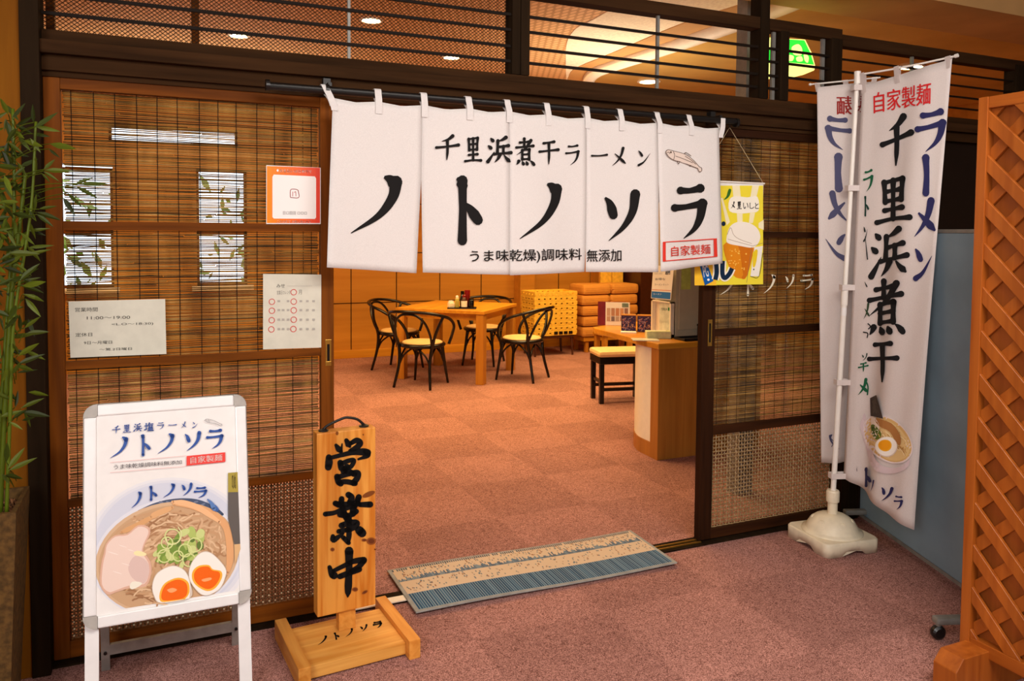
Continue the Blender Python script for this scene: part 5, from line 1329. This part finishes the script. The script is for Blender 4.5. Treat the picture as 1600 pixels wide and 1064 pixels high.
bottle('seasoning_jar', 'slim yellow-green seasoning jar with a white cap on the condiment tray', 'jar', -.045, -.01, [(.018, 0), (.02, .01), (.02, .07), (.016, .085), (.013, .09), (0, .09)], 'jar', [(.014, .088), (.013, .106), (.006, .112), (0, .112)], 'white')
bottle('soy_sauce_bottle', 'white-labelled sauce bottle with a red neck on the condiment tray', 'bottle', .02, -.022, [(.026, 0), (.027, .02), (.027, .07), (.018, .085), (.014, .11), (0, .11)], 'dkred', [(.016, .085), (.016, .115), (.011, .122), (0, .122)], 'redb', [(.0278, .012), (.0278, .066)])
bottle('pepper_tin', 'tall dark red tin at the back of the condiment tray', 'tin', .045, .025, [(.026, 0), (.026, .15), (.023, .157), (0, .157)], 'redb', [(.0262, .10), (.0265, .16), (0, .162)], 'redb')
bottle('vinegar_bottle', 'black sauce bottle standing behind the red-necked bottle on the tray', 'bottle', .0, .03, [(.022, 0), (.023, .08), (.018, .1), (.014, .13), (0, .13)], 'black', [(.016, .125), (.016, .15), (0, .152)], 'black')
bottle('chili_jar', 'short black jar at the right end of the condiment tray', 'jar', .085, -.01, [(.022, 0), (.024, .01), (.024, .07), (.02, .078), (0, .078)], 'black', [(.021, .076), (.021, .088), (0, .088)], 'black')

# ================================================================== stack of yellow crates on a low stand
YC = 7.75
cx0, cx1 = on_y(834, 500, 7.62).x, on_y(901, 500, 7.62).x; zb_ = on_y(870, 524, 7.62).z; zt_ = on_y(870, 455, 7.62).z
n = 9; hz = (zt_-zb_)/n; wc = cx1-cx0
st = thing('crate_stand', 'dark low stand with four slim legs under the yellow crates', 'stand', ((cx0+cx1)/2, YC, 0))
bm = BM(); obj('frame', boxm((-wc/2+.02, -.13, zb_-.03), (wc/2-.02, .19, zb_-.001), .003), 'dkred', st)
for a in (-wc/2+.04, wc/2-.05):
    for b in (-.11, .16): obj('leg', tubem([(a, b, zb_-.03), (a+(.012 if a > 0 else -.012), b, .0)], [.016, .011], 8), 'dkred', st)
def crate():
    t = thing('noodle_crate', None, 'crate'); w = wc/2; d = .17; h = hz-.003; tk = .008
    bm = BM(); box(bm, (-w+.01, -d+.01, 0), (w-.01, d-.01, .008))
    obj('crate_base', bm, 'yellow', t)
    bm = BM()
    for y in (-d, d-tk):
        box(bm, (-w, y, h*.62), (w, y+tk, h), .002); box(bm, (-w+.006, y+.003, 0), (w-.006, y+tk-.001 if y < 0 else y+tk-.003, h*.36))
        for i in range(8): x = -w+.014+(2*w-.05)*i/7; box(bm, (x-.012, y+.001, h*.3), (x+.036, y+tk-.001, h*.7))
    for x in (-w, w-tk):
        box(bm, (x, -d+tk, h*.62), (x+tk, d-tk, h), .002); box(bm, (x+.003, -d+tk, 0), (x+tk-.003, d-tk, h*.36))
        for i in range(5): y = -d+.012+(2*d-.044)*i/4; box(bm, (x+.001, y-.01, h*.3), (x+tk-.001, y+.034, h*.7))
    obj('slotted_side', bm, 'yellow', t); return t
c0 = crate(); od = ['lowest', 'second from the bottom', 'third from the bottom', 'fourth from the bottom', 'fifth and middle one', 'fourth from the top', 'third from the top', 'second from the top', 'topmost']
for i in range(n):
    lb = 'yellow noodle crate, %s in the stack of nine' % od[i]; p = ((cx0+cx1)/2+random.uniform(-.004, .004), YC+.03, zb_+i*hz)
    if i == 0: c0.location = p; c0['label'] = 'yellow crate with four dark character squares, lowest in the stack of nine'; c0['group'] = 'yellow noodle crates'
    else: dup(c0, p, random.uniform(-.01, .01), lb, 'yellow noodle crates')
bm = BM()
for i in range(4): x = -.02+i*.06; box(bm, (x, -.1725, .012), (x+.045, -.1695, .044))
obj('dark_character_squares', bm, 'black', c0)

# ================================================================== stacked tan seat cushions, crates behind them, low benches
KY = 7.86; kx0, kx1 = on_y(903, 480, 7.8).x, on_y(990, 480, 7.8).x; KZ = [on_y(940, y, 7.68).z for y in (526, 505, 487, 469, 455, 442)]
lb0 = thing('low_bench', 'low wooden bench carrying the stacked tan cushions', 'bench', ((kx0+kx1)/2, KY, 0)); wk = kx1-kx0
obj('bench_top', boxm((-wk/2+.03, -.15, KZ[0]-.05), (wk/2-.03, .15, KZ[0]-.002), .003), 'oak', lb0)
for a in (-wk/2+.06, wk/2-.12):
    for b in (-.14, .10): obj('leg', boxm((a, b, 0), (a+.04, b+.04, KZ[0]-.05), .003), 'oakv', lb0)
zz = KZ[0]; hh = (on_y(940, 444, 7.68).z-KZ[0])/5
def cushion(h):
    t = thing('seat_cushion', None, 'cushion'); vs = BM()
    box(vs, (-wk/2, -.17, 0), (-.002, .17, h), min(.035, h*.42)); box(vs, (.002, -.17, 0), (wk/2, .17, h), min(.035, h*.42))
    o = obj('cushion_body', vs, 'orange', t)
    obj('piping', tubem([(-wk/2+.03, -.168, h/2), (wk/2-.03, -.168, h/2)], .004, 6), 'orange', t); return t
cu = cushion(hh-.004); names = ['lowest tan vinyl seat cushion, resting on the low bench', 'second lowest tan seat cushion of the stack', 'middle tan seat cushion of the stack of five', 'second highest tan seat cushion, behind the photo board', 'topmost tan seat cushion of the stack, below the curtain hem']
for i in range(5):
    p = ((kx0+kx1)/2+random.uniform(-.01, .01), KY, KZ[0]+i*hh)
    if i == 0: cu.location = p; cu['label'] = names[0]; cu['group'] = 'stacked tan seat cushions'
    else: dup(cu, p, random.uniform(-.015, .015), names[i], 'stacked tan seat cushions')
q0, q1 = on_y(934, 430, 8.1).x, on_y(971, 430, 8.1).x
bt = thing('storage_cabinet', 'pale wooden cabinet behind the tan cushions by the back wall', 'cabinet', ((q0+q1)/2, 8.17, 0)); w_ = (q1-q0)/2
obj('body', boxm((-w_, -.10, 0), (w_, .10, 1.45), .004), 'oakv', bt)
for i in range(8): obj('shelf_box', boxm((-w_+.01 if i % 2 else -w_*.0+.005, -.125, .75+.16*(i//2)), (-.005 if i % 2 else w_-.01, -.10, .90+.16*(i//2)), .004), 'yellow', bt)
db = thing('dark_cabinet', 'tall dark brown cabinet beside the tan cushions at the back', 'cabinet', (kx1+.22, 7.95, 0))
obj('body', boxm((-.16, -.2, 0), (.9, .33, 1.9), .004), 'dkred', db); obj('door', boxm((.0, -.215, .08), (.42, -.2, 1.85), .004), 'dkred', db); obj('door', boxm((.44, -.215, .08), (.86, -.2, 1.85), .004), 'dkred', db); obj('door_knob', boxm((.37, -.23, .9), (.385, -.215, 1.0)), 'brass', db)
t = thing('low_table', 'low wooden table seen under the counter edge, right of the crates', 'table', tuple(on_z(965, 556, 0)))
obj('table_top', boxm((-.25, -.10, .24), (.5, .12, .27), .003), 'oak', t)
for x in (-.235, .08, .43):
    for y in (-.09, .07): obj('leg', boxm((x, y, 0), (x+.055, y+.045, .24), .003), 'oakv', t)

# ================================================================== reception counter
ZC = .70
ct = thing('reception_counter', 'wooden reception counter with a white curved front just inside the right door', 'counter', (2.7, 3.9, 0))
part(obj('end_panel', boxm((2.675, 3.865, 0), (3.45, 3.945, ZC-.002), .003), 'counter'), ct)
tp_ = [(2.668, 3.86), (2.665, 4.0), (2.69, 4.65), (2.72, 4.72), (3.07, 4.90), (3.47, 4.90), (3.47, 3.86)]
bm = BM(); prism(bm, [Vector((x, y, ZC-.035)) for x, y in tp_][::-1], (0, 0, .035)); bmesh.ops.bevel(bm, geom=bm.edges[:], offset=.003, segments=1, affect='EDGES'); part(obj('counter_top', bm, 'oak'), ct)
cv = cr([(2.685, 3.945), (2.70, 4.12), (2.80, 4.30), (2.98, 4.42), (3.2, 4.46)], 6)
bm = BM(); prism(bm, [Vector((x, y, .09)) for x, y in cv]+[Vector((x+.03, y-.03, .09)) for x, y in cv[::-1]], (0, 0, ZC-.126)); part(obj('white_front_panel', bm, 'white'), ct)
bm = BM(); prism(bm, [Vector((x-.006, y, 0)) for x, y in cv]+[Vector((x+.03, y-.03, 0)) for x, y in cv[::-1]], (0, 0, .089)); part(obj('plinth', bm, 'counter'), ct)
# stool
s0 = on_z(945, 633, 0); so_ = thing('counter_stool', 'black-framed stool with a cream seat in front of the counter', 'stool', (s0.x+.2, s0.y+.12, 0), R(-12))
zs = on_y(945, 560, s0.y).z; wS = .2
bm = BM(); box(bm, (-wS-.015, -wS*.7, zs), (wS+.015, wS*.7, zs+.05), .024); obj('seat_pad', bm, 'cream', so_)
obj('seat_frame', boxm((-wS-.005, -wS*.65, zs-.055), (wS+.005, wS*.65, zs), .004), 'black', so_)
for a in (-wS, wS-.035):
    for b in (-wS*.62, wS*.62-.035): obj('leg', boxm((a, b, 0), (a+.035, b+.035, zs-.055), .002), 'black', so_)
for b in (-wS*.62+.008, wS*.62-.027): obj('stretcher', boxm((-wS+.035, b, .10), (wS-.035, b+.02, .125)), 'black', so_)
for a in (-wS+.008, wS-.027): obj('stretcher', boxm((a, -wS*.62+.035, .16), (a+.02, wS*.62-.035, .185)), 'black', so_)
# grey cabinet on the counter, leaflet holder, flyer
nc = on_z(1055, 528, ZC); XC = nc.x; Y1 = nc.y; Y2 = on_x(1023, 500, XC).y
gc = thing('grey_cabinet', 'tall grey-beige cabinet standing on the counter behind the right door', 'cabinet', (XC+.22, (Y1+Y2)/2, ZC))
part(obj('body', boxm((XC, Y1, ZC), (XC+.46, Y2, 1.55), .004), 'cabinet'), gc)
part(obj('door', boxm((XC+.02, Y1-.010, ZC+.05), (XC+.45, Y1, 1.53), .004), 'cabinet'), gc)
a, b = on_y(1065, 418, Y1-.012), on_y(1079, 452, Y1-.012)
t = thing('green_note', 'small yellow-green paper stuck on the grey cabinet', 'note', tuple(b)); part(obj('sheet', boxm((a.x, Y1-.0125, b.z), (b.x, Y1-.0105, a.z)), 'greenp'), t)
XF = XC-.003; zt0_ = on_x(1040, 470, XF).z; ya, yb = Y1+.006, Y2-.006
lh = thing('leaflet_holder', 'white leaflet holder with a pale green leaflet on the side of the grey cabinet', 'holder', (XF, (ya+yb)/2, ZC))
bm = BM(); box(bm, (XF-.03, ya, ZC+.001), (XF, ya+.012, zt0_)); box(bm, (XF-.03, yb-.012, ZC+.001), (XF, yb, zt0_)); box(bm, (XF-.03, ya, ZC+.001), (XF, yb, ZC+.02)); box(bm, (XF-.03, ya, zt0_-.008), (XF, yb, zt0_)); box(bm, (XF-.004, ya, ZC+.001), (XF, yb, zt0_)); part(obj('holder_frame', bm, 'white'), lh)
part(obj('leaflet', boxm((XF-.014, ya+.02, ZC+.021), (XF-.010, yb-.07, zt0_-.012)), 'acryl'), lh)
Sf = Surf(lambda u, v: Vector((XF-.014, yb-.02+(ya-yb+.04)*u, zt0_+(ZC-zt0_)*v))); P = Print(Sf, .001)
P.text('TERDA', (1033, 481, 1043, 485), (70, 100, 80)); P.rect(1044, 480.5, 1049, 485.5, (20, 120, 60)); P.text('ロロロ ロロ', (1034, 502, 1044, 504), (150, 160, 150)); P.build('leaflet_print', 'print', lh)
XP = XF-.034
pa_, pb_, pc_, pd_ = [on_x(*p, XP) for p in ((1021, 414), (1053, 418), (1017, 466), (1048, 469))]
fy = thing('price_flyer', 'white flyer with a blue foot hanging on the grey cabinet above the leaflet holder', 'flyer', tuple((pc_+pd_)/2))
Sf = Surf(lambda u, v: (pa_+(pb_-pa_)*u)*(1-v)+(pc_+(pd_-pc_)*u)*v); part(obj('sheet', sheet(Sf.S, 2, 2, .0015), 'paper'), fy)
P = Print(Sf, .0012, .0001); bl = (52, 116, 196)
P.poly([(1018.5, 455), (1048, 457), (1047.4, 467.5), (1018, 465)], bl); P.poly([(1019, 452), (1048.5, 453.6), (1048.3, 454.4), (1018.8, 452.8)], (220, 130, 110)); P.text('店内', (1040, 420, 1047, 429), bl, .03); P.text('お得な', (1024, 434, 1040, 438), (80, 96, 130)); P.text('ラーメン セット', (1023, 443, 1045, 446.5), (110, 120, 150)); P.text('ロロ ロロ', (1023, 426, 1035, 428.5), (150, 156, 170)); P.text('ラーメン', (1021, 458, 1034, 461), (220, 232, 250)); P.build('flyer_print', 'print', fy)
part(obj('clear_tape', boxm((XP, (pa_.y+pb_.y)/2-.015, pa_.z-.01), (XC, (pa_.y+pb_.y)/2+.015, pa_.z+.004)), 'acryl'), fy)
# things on the counter
def onc(px, py): return on_z(px, py, ZC)
q = onc(1030, 528); t = thing('tissue_box', 'pale green tissue box on the counter before the leaflet holder', 'box', (q.x-.01, q.y, ZC), R(-22))
obj('carton', boxm((-.075, -.035, 0), (.075, .035, .045), .003), 'tissue', t); obj('tissue_slot', boxm((-.05, -.012, .045), (.05, .012, .0465)), 'white', t)
def patbox():
    t = thing('patterned_box', None, 'box'); obj('carton', boxm((-.047, -.034, 0), (.047, .034, .105), .002), plain('indigo_paper', (58, 44, 92), .6), t)
    bm = BM()
    for i in range(70):
        x, z = random.uniform(-.042, .042), random.uniform(.006, .098); r = random.uniform(.002, .005); m_ = Matrix.Translation((x, -.0342, z)) @ Matrix.Rotation(R(90), 4, 'X') @ Matrix.Rotation(random.uniform(0, 3), 4, 'Z') @ Matrix.Diagonal((1.6, .7, 1, 1))
        bmesh.ops.create_circle(bm, cap_ends=True, segments=7, radius=r, matrix=m_)
    obj('printed_pattern', bm, island_mat('pattern_ink', [(200, 110, 70), (120, 130, 190), (220, 180, 140), (150, 70, 60)], .6), t)
    obj('lid', boxm((-.048, -.035, .105), (.048, .035, .11)), 'oakv', t); return t
p0_ = patbox(); pp_ = onc(987, 518); p0_.location = (pp_.x, pp_.y+.04, ZC); p0_.rotation_euler = (0, 0, R(-30)); p0_['label'] = 'indigo patterned box on the counter beside the photo board'; p0_['group'] = 'indigo patterned boxes'
pp_ = onc(1010, 519); dup(p0_, (pp_.x+.012, pp_.y+.038, ZC), R(-30), 'indigo patterned box on the counter beside the leaflet holder', 'indigo patterned boxes')
a = onc(958, 507)
t = thing('photo_board', 'white photo card of small pictures in a red stand on the counter', 'display', (a.x, a.y-.06, ZC), R(-30))
Mx = Matrix.Rotation(R(-14), 4, 'X')
obj('photo_card', boxm((-.085, -.004, 0), (.085, .0, .165), .001, Mx), 'paper', t)
bm = BM(); cells = []
for i in range(5):
    for z0_, z1_ in ((.03, .062), (.068, .122)): box(bm, (-.076+i*.031, -.006, z0_), (-.076+i*.031+.024, -.004, z1_), 0, Mx)
obj('small_photos', bm, island_mat('photo_prints', [(120, 40, 40), (200, 150, 110), (70, 60, 90), (220, 200, 180), (150, 90, 60)], .5), t)
bm = BM(); box(bm, (.03, -.006, .13), (.075, -.004, .158), 0, Mx); obj('grey_green_patch', bm, plain('grey_green_ink', (110, 130, 120)), t)
obj('red_backboard', boxm((-.14, .004, 0), (.06, .012, .17), .002, Mx), 'redb', t); obj('prop', boxm((-.02, .012, 0), (.02, .07, .006)), 'redb', t)
def flat(name, label, cat, px, py, rz, w, d, h, mt):
    q = onc(px, py); t = thing(name, label, cat, (q.x, q.y, ZC), R(rz)); obj('sheet', boxm((-w/2, -d/2, 0), (w/2, d/2, h)), mt, t); return t
flat('open_notebook', 'cream sheet of paper lying on the counter before the tissue box', 'paper', 1008, 531, -25, .16, .11, .004, 'cpaper')
flat('leaflet_pile', 'white leaflets lying under the indigo boxes at the counter edge', 'leaflet', 982, 520, -30, .10, .07, .008, 'paper')
q = onc(1080, 531); t = thing('payment_tray', 'black tray at the right end of the counter by the door', 'tray', (q.x, q.y, ZC), R(0)); bm = BM(); box(bm, (-.08, -.05, 0), (.10, .06, .006), .002); box(bm, (-.085, -.055, .004), (-.078, .065, .016)); box(bm, (-.085, -.055, .004), (.10, -.048, .016)); box(bm, (-.085, .058, .004), (.10, .065, .016)); obj('tray_body', bm, 'tray', t)
q = onc(1096, 527); t = thing('stapler', 'small dark object standing behind the payment tray', 'stationery', (q.x, q.y+.0, ZC)); obj('body', boxm((-.02, -.02, 0), (.02, .02, .07), .004), 'black', t); obj('head', boxm((-.025, -.018, .07), (.018, .018, .085), .004), 'black', t)
q = onc(1054, 527); t = thing('small_cup', 'tiny white cup on the counter right of the leaflet holder', 'cup', (q.x, q.y, ZC)); obj('body', lathem([(.012, 0), (.015, .022), (.013, .022), (.011, .004), (0, .004)], (0, 0, 0), 16), 'white', t)
